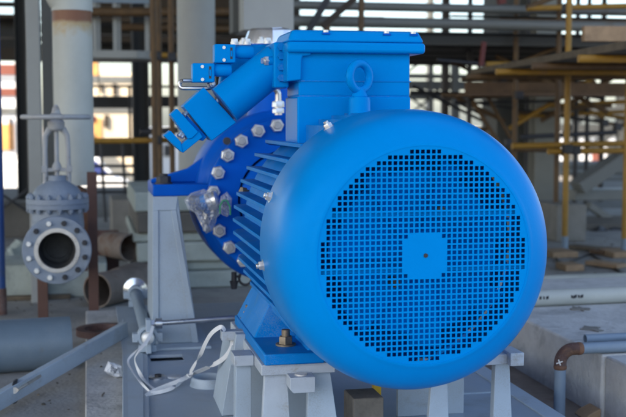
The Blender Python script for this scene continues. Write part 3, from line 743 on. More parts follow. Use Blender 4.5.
# threaded rod
ra = at(157, 323.5, Y=1.80); rb = at(236, 317.5, Y=1.80)
rod = thing('tie_rod', 'straight bright steel tie rod running from the saddle towards the motor foot', 'rod', ra)
MB().cyl(ra - V((0.03, 0, 0)), rb + V((0.05, 0, 0)), 0.0105, n=18).build('rod', 'steel', rod)
MB().cyl(ra - V((0.006, 0, 0)), ra + V((0.020, 0, 0)), 0.022, n=24).build('collar', 'steel', rod)
MB().hexa(ra - V((0.03, 0, 0)), (1, 0, 0), 0.018, 0.02).build('nut', 'zinc', rod)
MB().box(ra.x - 0.045, ra.x - 0.025, 1.775, 1.825, SK + 0.011, ra.z + 0.02).build('bracket', 'grey', rod, bevel=0.002)
MB().box(rb.x + 0.03, rb.x + 0.05, 1.775, 1.825, SK + 0.001, rb.z + 0.025).build('bracket', 'grey', rod, bevel=0.002)

def ribbon(pts, w, name, label, seg=6, t=0.0016):
    P = [V(p) for p in pts]; Q = []
    for i in range(len(P) - 1):
        a = P[max(i - 1, 0)]; b = P[i]; c = P[i + 1]; d_ = P[min(i + 2, len(P) - 1)]
        for k in range(seg):
            u = k / seg
            Q.append(0.5 * ((2 * b) + (c - a) * u + (2 * a - 5 * b + 4 * c - d_) * u * u + (3 * b - a - 3 * c + d_) * u ** 3))
    Q.append(P[-1]); m = MB(); L = []
    for i, q in enumerate(Q):
        tw = 0.7 * math.sin(i * 0.21 + w * 900)
        tdir = (Q[min(i + 1, len(Q) - 1)] - Q[max(i - 1, 0)]).normalized()
        n = tdir.cross(V((0.25 + tw, 1, -0.25 + 0.5 * tw))); n = (n if n.length > 0.05 else V((0, 0, 1))).normalized()
        L.append((m.bm.verts.new(q + n * w / 2), m.bm.verts.new(q - n * w / 2)))
    for a, b in zip(L, L[1:]): m.bm.faces.new((a[0], b[0], b[1], a[1]))
    g = bmesh.ops.extrude_face_region(m.bm, geom=m.bm.faces[:])
    bmesh.ops.translate(m.bm, verts=[v for v in g['geom'] if isinstance(v, bmesh.types.BMVert)], vec=(0, t, t * 0.5))
    return tag(m.build(name, 'strap'), label, 'strap', 'white lashing straps')
ribbon([at(225, 331, Y=0.835), at(221, 327, Y=0.835), at(212, 333, Y=0.86), at(205.6, 343, Y=0.92), at(200, 356, Y=1.0), at(194, 366, Y=1.08), at(187, 377, z=SK + .03), at(176, 386, z=SK + .02), at(164, 391, z=SK + .012), at(149, 394, z=SK + .007)], 0.0125, 'lashing_strap', 'white webbing strap hanging from the jacking arm down to the skid deck')
ribbon([at(232.5, 339, Y=0.87), at(231, 348, Y=0.88), at(223.6, 358.5, Y=0.95), at(211, 366, Y=1.05), at(193, 374, z=SK + .045), at(180, 380.5, z=SK + .03), at(166, 386, z=SK + .02), at(152, 392, z=SK + .012), at(146, 396, z=SK + .009)], 0.014, 'lashing_strap', 'white webbing strap lying across the skid deck beside the coaming ring')
ribbon([at(153, 326, Y=1.68), at(149, 338, Y=1.64), at(137, 354, z=SK + .06), at(135, 362, z=SK + .04), at(140, 374, z=SK + .02), at(147, 383, z=SK + .013), at(158, 392, z=SK + .006)], 0.012, 'lashing_strap', 'thin white strap dangling in a loop from the spool pipe saddle')
ribbon([at(144, 343, Y=1.66), at(136, 351, z=SK + .06), at(128, 361, z=SK + .035), at(133, 372, z=SK + .02), at(142, 384, z=SK + .014), at(152, 394, z=SK + .008)], 0.008, 'lashing_strap', 'narrowest white strap drooping left of the looped strap on the skid edge')

# ================================================================== concrete pad, ground
def struct(mb, name, mt, **k): return tag(mb.build(name, mt, **k), kind='structure')
g = MB(); xs = [-400, -120, -40, -14, -6, 0, 6, 14, 40, 120, 400]; ys = [-60, -12, 0, 8, 15, 17, 25, 34, 60, 140, 420]
vv = [[g.bm.verts.new((x, y, 0 if y <= 15 else (-2.2 if y >= 25 else -0.3))) for x in xs] for y in ys]
for a, b in zip(vv, vv[1:]):
    for i in range(len(xs) - 1): g.bm.faces.new((a[i], a[i + 1], b[i + 1], b[i]))
struct(g, 'ground', 'dirt')
pe = at(85, 417, z=0.06)
struct(MB().box(pe.x, 0.62, -1.2, 3.3, 0.0, 0.06), 'foundation_pad', 'block', bevel=0.006)
struct(MB().box(-4, 6, -3, 9.5, -0.1, 0.004), 'floor_slab', 'slab')

gb = MB(); rg = random.Random(4)
for k in range(700):
    if k < 420: x, y = rg.uniform(-2.6, -0.75), rg.uniform(0.6, 5.5)
    else: x, y = rg.uniform(1.2, 5.0), rg.uniform(3.0, 7.5)
    s_ = rg.choice((0.004, 0.006, 0.008, 0.012)) * rg.uniform(0.7, 1.5)
    c = V((x, y, 0.004 + s_ * 0.4 + (0.057 if (pe.x < x < 0.62 and y < 3.3) else 0)))
    P = [c + V((rg.uniform(-1, 1), rg.uniform(-1, 1), rg.uniform(-0.6, 0.6))) * s_ for _ in range(7)]
    bb = bmesh.new(); vs = [bb.verts.new(p) for p in P]; h = bmesh.ops.convex_hull(bb, input=vs)
    bb.verts.index_update(); gb.faces([v.co.copy() for v in bb.verts], [[v.index for v in f.verts] for f in bb.faces]); bb.free()
bmesh.ops.delete(gb.bm, geom=[v for v in gb.bm.verts if not v.link_faces], context='VERTS')
tag(gb.build('gravel', 'concd', smooth=False), 'small stones and grit scattered over the concrete floor', 'gravel', kind='stuff')
# unseen overhead deck, outline cut to block the sun and steer the skylight
RZ = 6.5
rf = thing('shading_roof', 'unseen high flat steel roof shaped to shade the process area', 'roof', (0, 6, RZ))
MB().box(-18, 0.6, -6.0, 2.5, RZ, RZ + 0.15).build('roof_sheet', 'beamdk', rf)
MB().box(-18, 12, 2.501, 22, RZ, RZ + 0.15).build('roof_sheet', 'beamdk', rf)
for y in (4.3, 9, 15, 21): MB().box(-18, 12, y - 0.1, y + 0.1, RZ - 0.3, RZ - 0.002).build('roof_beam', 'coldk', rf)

# ================================================================== LEFT SIDE THINGS
# inclined brace channel
c0 = at(-30, 417, z=0.05); c1 = at(125, 329, z=0.17)
br = thing('brace_channel', 'long pale grey channel brace slanting from the floor up to the skid edge', 'brace', c0)
MB().beam(c0, c1, 0.03, 0.064).build('channel', 'grey', br, bevel=0.003)
dd = (c1 - c0).normalized(); q = at(14, 400, z=0.085)
tq = min((c0.lerp(c1, k / 400) for k in range(401)), key=lambda p_: abs(px(p_) - 15))
MB().obox(tq, dd, (0, 1, 0), (0, 0, 1), 0.03, 0.045, 0.084).build('clamp_band', 'dark', br, bevel=0.006)
MB().cyl(tq + V((0, -0.024, 0.012)), tq + V((0, -0.035, 0.012)), 0.012, n=18).build('end_bolt', 'zinc', br)
q1 = at(17, 390, Y=q.y - 0.03); q2 = at(40, 376, Y=q.y + 0.2)
MB().cyl(q1, q2, 0.006, n=10).build('pin', 'steel', br)
# white crumpled sheet beside the skid
cr = crumple(dense([(104, 371), (108, 361), (114, 363), (123, 366), (124, 377), (116, 378), (110, 375)], 3), at(113, 372, z=0.085).y, 0.03, 'crumpled_sheet', 'paper', None, 5, 0.09)
tag(cr, 'small crumpled white plastic sheet lying on the pad beside the skid edge', 'litter')
# lying pipe
l1 = at(70, 342, z=0.115); l0 = at(-60, 350, z=0.115)
tag(MB().pipe(l0, l1, 0.112, 0.008, 48).build('cut_pipe', 'pipe_d'), 'fat bluish grey pipe offcut lying on the floor at the left edge', 'pipe')

# gate valve with handwheel
GV = at(57, 250.5, d=5.2)
gv = thing('gate_valve', 'grey flanged gate valve with open bore and horizontal handwheel', 'gate valve', (GV.x, GV.y, 0.3))
NY = V((0.0, -1, 0))
gd = (CAM - GV); gd.z = 0; gd.normalize(); NY = (V((0, -1, 0)) + gd * 0.15).normalized()
MB().rev([(0.098, -0.25), (0.098, 0.055), (0.158, 0.057), (0.161, 0.06), (0.161, 0.092), (0.158, 0.095), (0.105, 0.0955)], GV - NY * 0.095, NY, 64).build('inlet_flange', 'valve', gv)
MB().rev([(0.106, 0.095), (0.106, 0.1), (0.087, 0.1), (0.084, 0.096), (0.084, 0.088)], GV - NY * 0.095, NY, 64).build('raised_face', 'steel', gv)
MB().rev([(0.0835, 0.094), (0.078, 0.06), (0.074, -0.05), (0.066, -0.052), (0.060, -0.06)], GV - NY * 0.095, NY, 64).build('bore', 'borepaint', gv)
MB().rev([(0.068, -0.05), (0.066, -0.046), (0.058, -0.046), (0.056, -0.064), (0.0, -0.064)], GV - NY * 0.095, NY, 48).build('gate_disc', 'borepaint', gv)
a_, u_ = MB().frame(NY); b_ = a_.cross(u_)
for k in range(12):
    an = 2 * PI * (k + 0.5) / 12; p = GV + (u_ * math.cos(an) + b_ * math.sin(an)) * 0.1325
    MB().hexa(p, NY, 0.0135, 0.012).cyl(p + NY * 0.01, p + NY * 0.02, 0.0095, n=14).build('flange_bolt', 'galv' if k in (0, 1, 2, 9, 11) else 'dark', gv)
GC = GV - NY * 0.29
gz = lambda y: at(57, y, d=5.4).z
body = MB().rev([(0.10, GV.z - 0.13), (0.125, GV.z - 0.08), (0.128, GV.z + 0.1), (0.122, gz(210))], (GC.x, GC.y, 0), (0, 0, 1), 48, True, False)
body.build('valve_body', 'valve', gv)
z1 = gz(209); z2 = gz(204.5); z3 = gz(199)
bo = MB().rev([(0.12, z1 - 0.002), (0.152, z1), (0.153, z2 - 0.003), (0.150, z2 - 0.001), (0.150, z2 + 0.002), (0.153, z2 + 0.004), (0.152, z3), (0.125, z3 + 0.004), (0.118, gz(194)), (0.10, gz(188)), (0.066, gz(183.5)), (0.045, gz(181)), (0.045, gz(176)), (0.0, gz(176))], (GC.x, GC.y, 0), (0, 0, 1), 56)
bo.build('bonnet', 'valve', gv)
for k in range(16):
    an = 2 * PI * k / 16 + 0.1; p = V((GC.x + 0.138 * math.cos(an), GC.y + 0.138 * math.sin(an), 0))
    MB().hexa(p + V((0, 0, z3 + 0.001)), (0, 0, 1), 0.014, 0.014).cyl(p + V((0, 0, z3 + 0.012)), p + V((0, 0, z3 + 0.024)), 0.008, n=10).build('bonnet_bolt', 'valve', gv)
    MB().hexa(p + V((0, 0, z1 - 0.001)), (0, 0, -1), 0.014, 0.014).cyl(p + V((0, 0, z1 - 0.012)), p + V((0, 0, z1 - 0.022)), 0.008, n=10).build('bonnet_nut', 'valve', gv)
yk = MB()
kx = V((1, 0, 0))
for sd in (-1, 1):
    pts = [V((GC.x + sd * 0.056, GC.y, gz(178))), V((GC.x + sd * 0.056, GC.y, gz(150))), V((GC.x + sd * 0.052, GC.y, gz(136))), V((GC.x + sd * 0.03, GC.y, gz(128.5)))]
    yk.tube(pts, 0.012, 10, rs=[0.013, 0.012, 0.013, 0.018])
    yk.box(GC.x + sd * 0.046, GC.x + sd * 0.073, GC.y - 0.02, GC.y + 0.02, gz(173), gz(166))
    yk.cyl((GC.x + sd * 0.058, GC.y, gz(183)), (GC.x + sd * 0.058, GC.y, gz(173)), 0.011, n=12)
yk.box(GC.x - 0.06, GC.x + 0.06, GC.y - 0.016, GC.y + 0.016, gz(172), gz(168.5))
yk.rev([(0.03, gz(131)), (0.04, gz(129)), (0.042, gz(122)), (0.034, gz(120))], (GC.x, GC.y, 0), (0, 0, 1), 24, True, True)
yk.build('yoke', 'valve_l', gv, bevel=0.002)
MB().cyl((GC.x, GC.y, gz(178)), (GC.x, GC.y, gz(118)), 0.011, n=16).rev([(0.02, gz(172)), (0.026, gz(170)), (0.022, gz(166)), (0.012, gz(162))], (GC.x, GC.y, 0), (0, 0, 1), 20, True, True).build('stem', 'valve_l', gv)
hz = gz(117)
hw = MB().torus((GC.x, GC.y, hz), (0, 0, 1), 0.160, 0.0125, 56, 12)
for k in range(4):
    an = PI / 4 + k * PI / 2; hw.cyl((GC.x, GC.y, hz), (GC.x + 0.16 * math.cos(an), GC.y + 0.16 * math.sin(an), hz), 0.009, n=10)
hw.rev([(0.032, hz - 0.015), (0.032, hz + 0.012), (0.022, hz + 0.02), (0.016, hz + 0.045), (0.008, hz + 0.06)], (GC.x, GC.y, 0), (0, 0, 1), 20, True, True)
hw.build('handwheel', 'valve_l', gv)
MB().pipe(GC - NY * 0.12, GC - NY * 0.30, 0.11, 0.01).build('outlet_neck', 'valve', gv)

# vertical line behind the valve
PX = at(73.5, 100, d=6.05)
vp = thing('vertical_pipe', 'pale grey vertical pipe with a rusty weld band behind the valve handwheel', 'pipe', (PX.x, PX.y, 0.5))
zz = lambda y: at(73.5, y, d=6.05).z
MB().cyl((PX.x, PX.y, zz(185)), (PX.x, PX.y, zz(12)), 0.107, n=48).build('pipe', banded(zz(22), zz(12.5), zz(27), zz(6)), vp)
tp = [V((PX.x, PX.y, zz(12.2))), V((PX.x, PX.y, zz(5)))] + [V((PX.x - 0.02 * k, PX.y, zz(5 - 7 * k))) for k in range(1, 8)]
MB().tube(tp, 0.112, 40).build('upper_bend', 'pipe', vp)
bz = zz(172)
pts = [V((PX.x, PX.y, zz(184)))] + arc(V((PX.x - 0.02, PX.y - 0.16, zz(190))), (0, 1, 0), (0, 0, -1), 0.16, 0, 90, 8)
MB().tube(pts, 0.107, 32).build('elbow', 'weld', vp)
st = thing('valve_stand', 'brown primed steel stand under the gate valve', 'stand', (GV.x, 3.1, 0))
pa = at(43, 318, z=0.0); pb_ = at(93, 325, z=0.0)
X1 = at(43, 300, Y=3.25).x; X2 = at(93, 250, Y=3.35).x
MB().box(X1 - 0.026, X1 + 0.026, 3.22, 3.27, 0.004, 0.40).build('post', 'primer', st, bevel=0.002)
MB().box(X2 - 0.026, X2 + 0.026, 3.33, 3.38, 0.004, at(93, 172, Y=3.35).z).build('post', 'primer', st, bevel=0.002)
MB().box(X1 - 0.03, X2 - 0.028, 3.24, 3.36, 0.28, 0.33).build('cross_beam', 'primer', st, bevel=0.002)
# rusty ring flange on the floor behind the skid
fl = at(103, 332, z=0.04)
tag(MB().rev([(0.09, 0.0), (0.13, 0.0), (0.13, 0.03), (0.09, 0.03)], at(104, 334, z=0.064), (0, 0, 1), 36, closed=True).build('ring_flange', 'rust'), 'rusty flat ring flange lying on the floor beside the skid corner', 'flange')
# rusty stacked pipes
def rpipe(x, y, d_, r, ln, hd, label, z=None, mt='rustpale'):
    p = at(x, y, d=d_); p.z = z if z is not None else r + 0.004
    q = p + V((math.sin(hd), math.cos(hd), 0)) * ln
    return tag(MB().pipe(p, q, r, 0.008, 40).build('rusty_pipe', mt), label, 'pipe', 'rusty pipe offcuts behind the valve')
rpipe(97, 289, 6.25, 0.098, 0.8, math.radians(38), 'dusty brown pipe offcut whose open end faces forward right of the valve flange')
rpipe(118, 290, 6.6, 0.09, 0.9, math.radians(25), 'brown pipe offcut lying between the open pipe and the stacked slabs', mt='rustpale')
rpipe(131, 262, 6.9, 0.088, 0.7, math.radians(-35), 'rusty pipe offcut resting on top of the other offcuts', z=0.27, mt='rustpale')
q = at(103, 262, d=7.0)
tag(MB().obox((q.x, q.y, 0.2), (1, 0, 0), (0, 0.25, 1), (0, 1, -0.25), 0.20, 0.34, 0.012).build('rusty_plate', 'rust'), 'rusty flat steel plate leaning behind the brown pipe offcuts', 'plate')

# stacked pale slabs behind the pump pedestal
ztop = at(140, 193, Y=4.3).z
lv = [0.004, 0.115, 0.175, 0.30, 0.36, 0.49, ztop]
x0 = at(135, 240, Y=4.3).x
for i, (a, b) in enumerate(zip(lv, lv[1:])):
    o = [0.0, -0.06, 0.02, -0.03, 0.03, 0.0][i]
    s_ = MB().box(x0 + o * 0.4, x0 + 2.4 + o, 4.3 + (0.04 if i % 2 else 0) , 5.6, a + 0.002, b)
    tag(s_.build('concrete_slab', 'concd' if i == 4 else 'concgreen', bevel=0.012), ['lowest pale green concrete slab of the stack behind the pump pedestal', 'thin set-back slab second from the bottom of the stack behind the pump', 'thick pale slab third from the bottom of the stack behind the pump', 'thin slab in the middle of the stack behind the pump', 'dark band slab second from the top of the stack behind the pump', 'topmost pale slab of the stack behind the pump pedestal'][i], 'slab', 'stacked concrete slabs behind the pump')
# low wall at the left
xa = at(-20, 280, Y=4.1).x; xb = at(56, 280, Y=4.1).x
tag(MB().box(xa - 1.5, xb + 0.3, 4.1, 4.6, 0.004, at(20, 265, Y=4.1).z).build('low_wall', 'concgreen', bevel=0.01), 'low greenish concrete wall behind the valve at the left edge', 'wall')
# blue post at the very left
xq = at(1.5, 200, Y=3.6).x
bpst = thing('blue_post', 'slim deep blue steel post at the left picture edge', 'post', (xq, 3.6, 0))
MB().cyl((xq - 0.012, 3.6, 0.14), (xq - 0.012, 3.6, 2.4), 0.024, n=20).build('tube', 'bluepost', bpst)
MB().cyl((xq - 0.012, 3.6, 0.004), (xq - 0.012, 3.6, 0.15), 0.028, n=20).build('foot_sleeve', 'rust', bpst)
# debris lumps
for i, (x, y, s_) in enumerate(((12, 258, .10), (26, 262, .07), (36, 256, .09), (4, 263, .08), (45, 262, .06), (20, 250, .1), (32, 246, .08))):
    p = at(x, y, d=8.0 + 0.2 * (i % 3)); b = MB(); bmesh.ops.create_icosphere(b.bm, subdivisions=2, radius=s_, matrix=Matrix.Translation((p.x, p.y, s_ * 0.4)))
    for v_ in b.bm.verts: v_.co += V([random.uniform(-.25, .25) * s_ for _ in range(3)])
    tag(b.build('rubble_lump', 'concgreen', smooth=False), 'lump of broken concrete in the rubble behind the low left wall', 'rubble', 'rubble behind the low wall')
p = at(10, 300, z=0.01); MBb = MB().box(p.x - 0.6, p.x + 0.35, p.y, p.y + 0.12, 0.006, 0.03)
tag(MBb.build('floor_board', 'woodgrey'), 'flat dark board lying on the floor in front of the low left wall', 'board')

# ================================================================== COLUMNS
def column(x0, x1, Y, z0, z1, mt, label, dy=0.2, name='steel_column', sec='box'):
    a = at(x0, 118, Y=Y).x; b = at(x1, 118, Y=Y).x
    m = MB()
    if sec == 'box': m.box(a, b, Y, Y + dy, z0, z1)
    elif sec == 'round': m.cyl(((a + b) / 2, Y, z0), ((a + b) / 2, Y, z1), (b - a) / 2, n=48)
    elif sec == 'H':
        t = (b - a) * 0.12
        m.box(a, a + t, Y, Y + dy, z0, z1); m.box(b - t, b, Y, Y + dy, z0, z1); m.box(a + t, b - t, Y + dy * 0.45, Y + dy * 0.55, z0, z1)
    return tag(m.build(name, mt, bevel=0.004), label, 'column')
column(27.5, 41, 3.95, 0.004, RZ - 0.31, 'column', 'slim pale grey box column directly behind the gate valve', 0.14)
column(43, 53, 4.6, 0.004, RZ - 0.31, 'coldk', 'dark strip painting the shaded web of the pale column beside the rust banded pipe', 0.2)  # separate dark member stands in for the pale column's shaded web
column(178, 215.5, 5.4, 0.004, RZ - 0.31, 'column', 'fat round grey column with rust specks left of the terminal box', sec='round')
bc = thing('box_duct', 'wide grey square duct hanging behind the foil wrapped pump nozzle', 'duct', (at(263, 20, Y=4.2).x, 4.2, 1))
MB().box(at(243, 20, Y=4.0).x, at(294, 20, Y=4.0).x, 4.0, 4.4, at(270, 30.5, Y=4.0).z, RZ - 0.31).build('shaft', 'column', bc, bevel=0.006)
MB().box(at(233, 20, Y=4.2).x, at(243, 20, Y=4.2).x - 0.002, 4.2, 4.38, at(270, 33, Y=4.2).z, RZ - 0.31).build('shaded_strip', 'coldk', bc, bevel=0.004)  # darker strip paints the shaded left side of the duct
column(16, 27, 10.5, 0.004, RZ - 0.31, 'beamdk', 'black steel column beside the red and white wall at far left', 0.25, sec='H')
column(133, 149.5, 10.5, 0.004, RZ - 0.31, 'beamdk', 'black steel column standing behind the scaffold poles left of centre', 0.3, sec='H')
column(497, 535, 9.5, 0.004, RZ - 0.31, 'coldk', 'dark painted shaded side of the massive column half hidden by the fan cover', 0.5)  # shaded and lit faces of a single column get two paints
column(535.5, 556, 9.2, 0.004, RZ - 0.31, 'column_w', 'lighter painted lit face of the massive column right beside its shaded side', 0.3)
column(443, 449, 13.5, -0.3, RZ - 0.31, 'beambr', 'thin brown post against the bright sky right of the terminal box', 0.12)
column(428.5, 433, 24.3, -2.2, 4.9, 'rackpipe', 'pale distant post of the lattice tower right of the terminal box', 0.25)

# ================================================================== SCAFFOLDS
def tubeP(b, x0, y0, x1, y1, Y, r=0.024, Y2=None): b.cyl(at(x0, y0, Y=Y), at(x1, y1, Y=Y if Y2 is None else Y2), r, n=14)
scL = thing('scaffold', 'brown tube scaffold standing between the black and the round grey column', 'scaffold', at(157, 210, Y=6.5))
def std(sc, x, Y, z1, mt, r=0.024, z0=0.004):
    X = at(x, 118, Y=Y).x; MB().cyl((X, Y, z0), (X, Y, z1), r, n=16).build('standard', mt, sc)
def ledger(sc, x0, y0, x1, y1, Y, mt, r=0.024, Y2=None):
    b = MB(); tubeP(b, x0, y0, x1, y1, Y, r, Y2); b.build('ledger', mt, sc)
def coupler(sc, x, y, Y):
    p = at(x, y, Y=Y); MB().box(p.x - 0.035, p.x + 0.035, p.y - 0.04, p.y + 0.03, p.z - 0.035, p.z + 0.035).build('coupler', 'dark', sc, bevel=0.006)
std(scL, 154.5, 6.3, 3.6, 'brownpole', 0.024); std(scL, 159.5, 6.6, 3.6, 'brownpole', 0.024); std(scL, 172, 6.9, 3.6, 'brownpole')
ledger(scL, 84, 141, 182, 140, 6.7, 'yellow'); ledger(scL, 150, 55, 240, 57, 6.8, 'yellow'); ledger(scL, 60, 12, 240, 12, 7.5, 'brownpole', 0.04)
ledger(scL, 120, 27, 240, 29, 8.2, 'brownpole', 0.035); ledger(scL, 140, 132, 182, 130, 7.6, 'dark', 0.03)
for (x, y) in ((157, 140), (172, 140), (157, 56), (172, 57)): coupler(scL, x, y, 6.6)
tag(scL, group='scaffolds')

scR = thing('scaffold', 'ochre tube scaffold with plank platform beside the grey columns at right', 'scaffold', at(566, 253, Y=5.5), 'scaffolds')
std(scR, 567, 5.55, 3.4, 'yellow'); std(scR, 557.5, 6.6, 3.4, 'brownpole'); std(scR, 627.5, 5.3, 3.4, 'yellow'); std(scR, 515, 6.9, 3.4, 'brownpole'); std(scR, 576, 8.6, 3.4, 'dark')
std(scR, 469, 7.9, 3.4, 'dark')
for (x, Y) in ((567, 5.55), (627.5, 5.3)):
    X = at(x, 118, Y=Y).x; MB().cyl((X, Y, 0.004), (X, Y, 0.14), 0.027, n=16).build('base_jack', 'pipe_b', scR)
ledger(scR, 512, 146, 645, 143, 5.75, 'yellow'); ledger(scR, 548, 151.5, 660, 150, 5.6, 'yellow')
ledger(scR, 512, 149, 560, 150, 6.4, 'brownpole'); 
ledger(scR, 486, 64.5, 575, 65, 6.2, 'yellow'); ledger(scR, 560, 60, 660, 42, 5.6, 'yellow', Y2=4.9); ledger(scR, 556, 75, 640, 54, 6.2, 'brownpole', Y2=5.2)
ledger(scR, 527, 8.5, 700, 4, 6.4, 'yellow'); ledger(scR, 470, 96, 560, 93, 7.4, 'brownpole'); ledger(scR, 454, 103, 560, 101, 7.9, 'dark', 0.015)
ledger(scR, 500, 20, 640, 22, 7.6, 'brownpole', 0.02)
ledger(scR, 527, 8, 556, -4, 6.4, 'brownpole'); ledger(scR, 490, 75, 600, 30, 7.2, 'brownpole', 0.02)
ledger(scR, 472, 100, 500, 145, 7.8, 'brownpole', 0.02); ledger(scR, 485, 92, 512, 140, 7.9, 'brownpole', 0.018)
ledger(scR, 437, 60, 486, 64, 6.6, 'dark', 0.014); ledger(scR, 520, 94, 640, 92, 7.8, 'dark', 0.012)
for (x, y, Y) in ((567, 149, 5.55), (575, 150, 5.6), (567, 65, 5.6), (567, 8, 5.7), (515, 65, 6.3)): coupler(scR, x, y, Y)
rq = random.Random(21)
for k in range(26):
    x = rq.uniform(440, 625); y = rq.choice((rq.uniform(58, 110), rq.uniform(80, 135))); L_ = rq.uniform(40, 130); Yk = rq.uniform(7.6, 10.5)
    sl = rq.choice((0, 0.03, -0.05, 0.5, -0.6, 0.15))
    ledger(scR, x - L_ / 2, y - sl * L_ / 2, x + L_ / 2, y + sl * L_ / 2, Yk, rq.choice(('brownpole', 'brownpole', 'yellow', 'yellow', 'dark')), rq.choice((0.02, 0.024, 0.014)))
for k in range(7):
    std(scR, rq.choice((590, 604, 612, 538, 484, 526, 550)) + rq.uniform(-3, 3), rq.uniform(8.5, 12), 4.2, rq.choice(('brownpole', 'dark', 'yellow')), 0.024)
for k in range(8):
    x = rq.uniform(470, 626); y = rq.uniform(60, 150); coupler(scR, x, y, rq.uniform(6.5, 8.5))
def board(p0, p1, w, t, mt, label, grp='scaffold boards'):
    return tag(MB().beam(p0, p1, w, t).build('scaffold_board', mt, bevel=0.004), label, 'board', grp)
zB = 1.47
PA = at(470, 72, z=zB); PB = at(648, 41, z=zB)
pd = (PB - PA).normalized(); pn_ = V((-pd.y, pd.x, 0))
if pn_.x < 0: pn_ = -pn_
for i, nm in enumerate(('leftmost grey plank of the scaffold platform at upper right', 'second plank from the left edge of the scaffold platform', 'third plank from the left edge of the scaffold platform', 'fourth plank from the left edge of the scaffold platform', 'fifth plank from the left edge of the scaffold platform', 'sixth plank from the left edge of the scaffold platform')):
    o_ = pn_ * (0.12 + 0.245 * i); e_ = pd * (0.12 * ((i * 7) % 3))
    board(PA + o_ + e_, PB + o_ + e_, 0.235, 0.045, 'woodgrey', nm)
for k in (0.08, 0.32, 0.56, 0.8):
    q = PA.lerp(PB, k) - V((0, 0, 0.05)); MB().cyl(q - pn_ * 0.1, q + pn_ * 1.75, 0.024, n=14).build('transom', 'yellow' if k in (0.32, 0.8) else 'brownpole', scR)
a = at(583, 34, d=7.2); b = at(640, 34, d=7.2)
tag(MB().beam(V((a.x, a.y, a.z)), V((b.x + 0.5, a.y - 0.1, a.z)), 0.06, 0.1).build('toe_board', 'wood', bevel=0.004), 'light brown timber toe board on edge on the scaffold platform', 'board', 'scaffold boards')
a = at(466, 92, Y=7.6); b = at(640, 88, Y=7.6)
tag(MB().box(a.x, b.x, 7.6, 7.65, at(500, 93, Y=7.6).z, at(500, 82, Y=7.6).z).build('scaffold_board', 'wooddk', bevel=0.004), 'dark brown board on edge below the scaffold platform', 'board', 'scaffold boards')
a = at(462, 97, Y=7.4)
tag(MB().box(a.x, b.x, 7.2, 7.58, at(500, 96, Y=7.4).z, at(500, 93.5, Y=7.4).z).build('scaffold_board', 'wooddk'), 'flat dark board lying under the brown edge board', 'board', 'scaffold boards')

# ================================================================== RIGHT SIDE
fx = 0.965
ye = at(601, 355, z=0.24).y
cb = MB().box(fx, 3.4, ye + 0.003, 2.75, 0.0, 0.24).build('concrete_block', 'block', bevel=0.008)
tag(cb, 'long low concrete foundation block carrying two pipes right of the motor', 'foundation', 'concrete foundation blocks')
cb2 = MB().box(fx + 0.012, 3.4, -1.5, ye, 0.0, 0.237).build('concrete_block', 'block', bevel=0.008)
tag(cb2, 'nearest concrete foundation block at the lower right corner', 'foundation', 'concrete foundation blocks')
struct(MB().box(0.66, fx - 0.002, -1.5, 2.9, 0.0, 0.012), 'sand_strip', 'rustpale')
q = at(592, 411, X=fx - 0.02)
tag(MB().prism([(fx - 0.07, q.y - 0.05, 0.013), (fx - 0.01, q.y - 0.05, 0.013), (fx - 0.01, q.y - 0.05, 0.05), (fx - 0.055, q.y - 0.05, 0.03)], (0.0, 0.09, 0)).build('wood_wedge', 'wood', bevel=0.003), 'small yellowish wooden wedge at the foot of the rusty elbow pipe', 'wedge')
# elbow pipe
ep = at(560, 375, Y=0.99); zc2 = at(590, 348, Y=ep.y).z
el = thing('elbow_pipe', 'thin grey pipe rising to a rusty elbow with a chalk cross over the concrete block', 'pipe', (ep.x, ep.y, 0.01))
R_ = 0.05
zc2 = max(zc2, 0.262)
MB().cyl((ep.x, ep.y, 0.012), (ep.x, ep.y, zc2 - R_ - 0.012), 0.0205, n=24).build('riser', 'pipe_b', el)
pts = [V((ep.x, ep.y, zc2 - R_ - 0.012))] + arc((ep.x + R_, ep.y, zc2 - R_), (-1, 0, 0), (0, 0, 1), R_, 0, 90, 10) + [V((ep.x + R_ + 0.02, ep.y, zc2))]
MB().tube(pts, 0.0222, 20).build('elbow', 'rust', el)
MB().cyl((ep.x + R_ + 0.02, ep.y, zc2), (ep.x + 1.6, ep.y + 0.02, zc2), 0.0205, n=24).build('run', 'pipe_b', el)
MB().rev([(0.0206, 0), (0.0232, 0.004), (0.0232, 0.012), (0.0206, 0.02)], (ep.x, ep.y, zc2 - R_ - 0.022), (0, 0, 1), 24).build('weld', 'weld', el)
MB().rev([(0.0206, 0), (0.0232, 0.004), (0.0232, 0.012), (0.0206, 0.02)], (ep.x + R_ + 0.012, ep.y, zc2), (1, 0, 0), 24).build('weld', 'weld', el)
cq = at(559.5, 362.5, Y=ep.y - 0.0225)
MB().obox(cq, (1, -0.3, 0.4), (0.3, 1, 0), (-0.4, 0, 1), 0.024, 0.002, 0.004).obox(cq, (-0.4, 0, 1), (0.3, 1, 0), (1, -0.3, 0.4), 0.022, 0.0022, 0.004).build('chalk_cross', 'white', el)
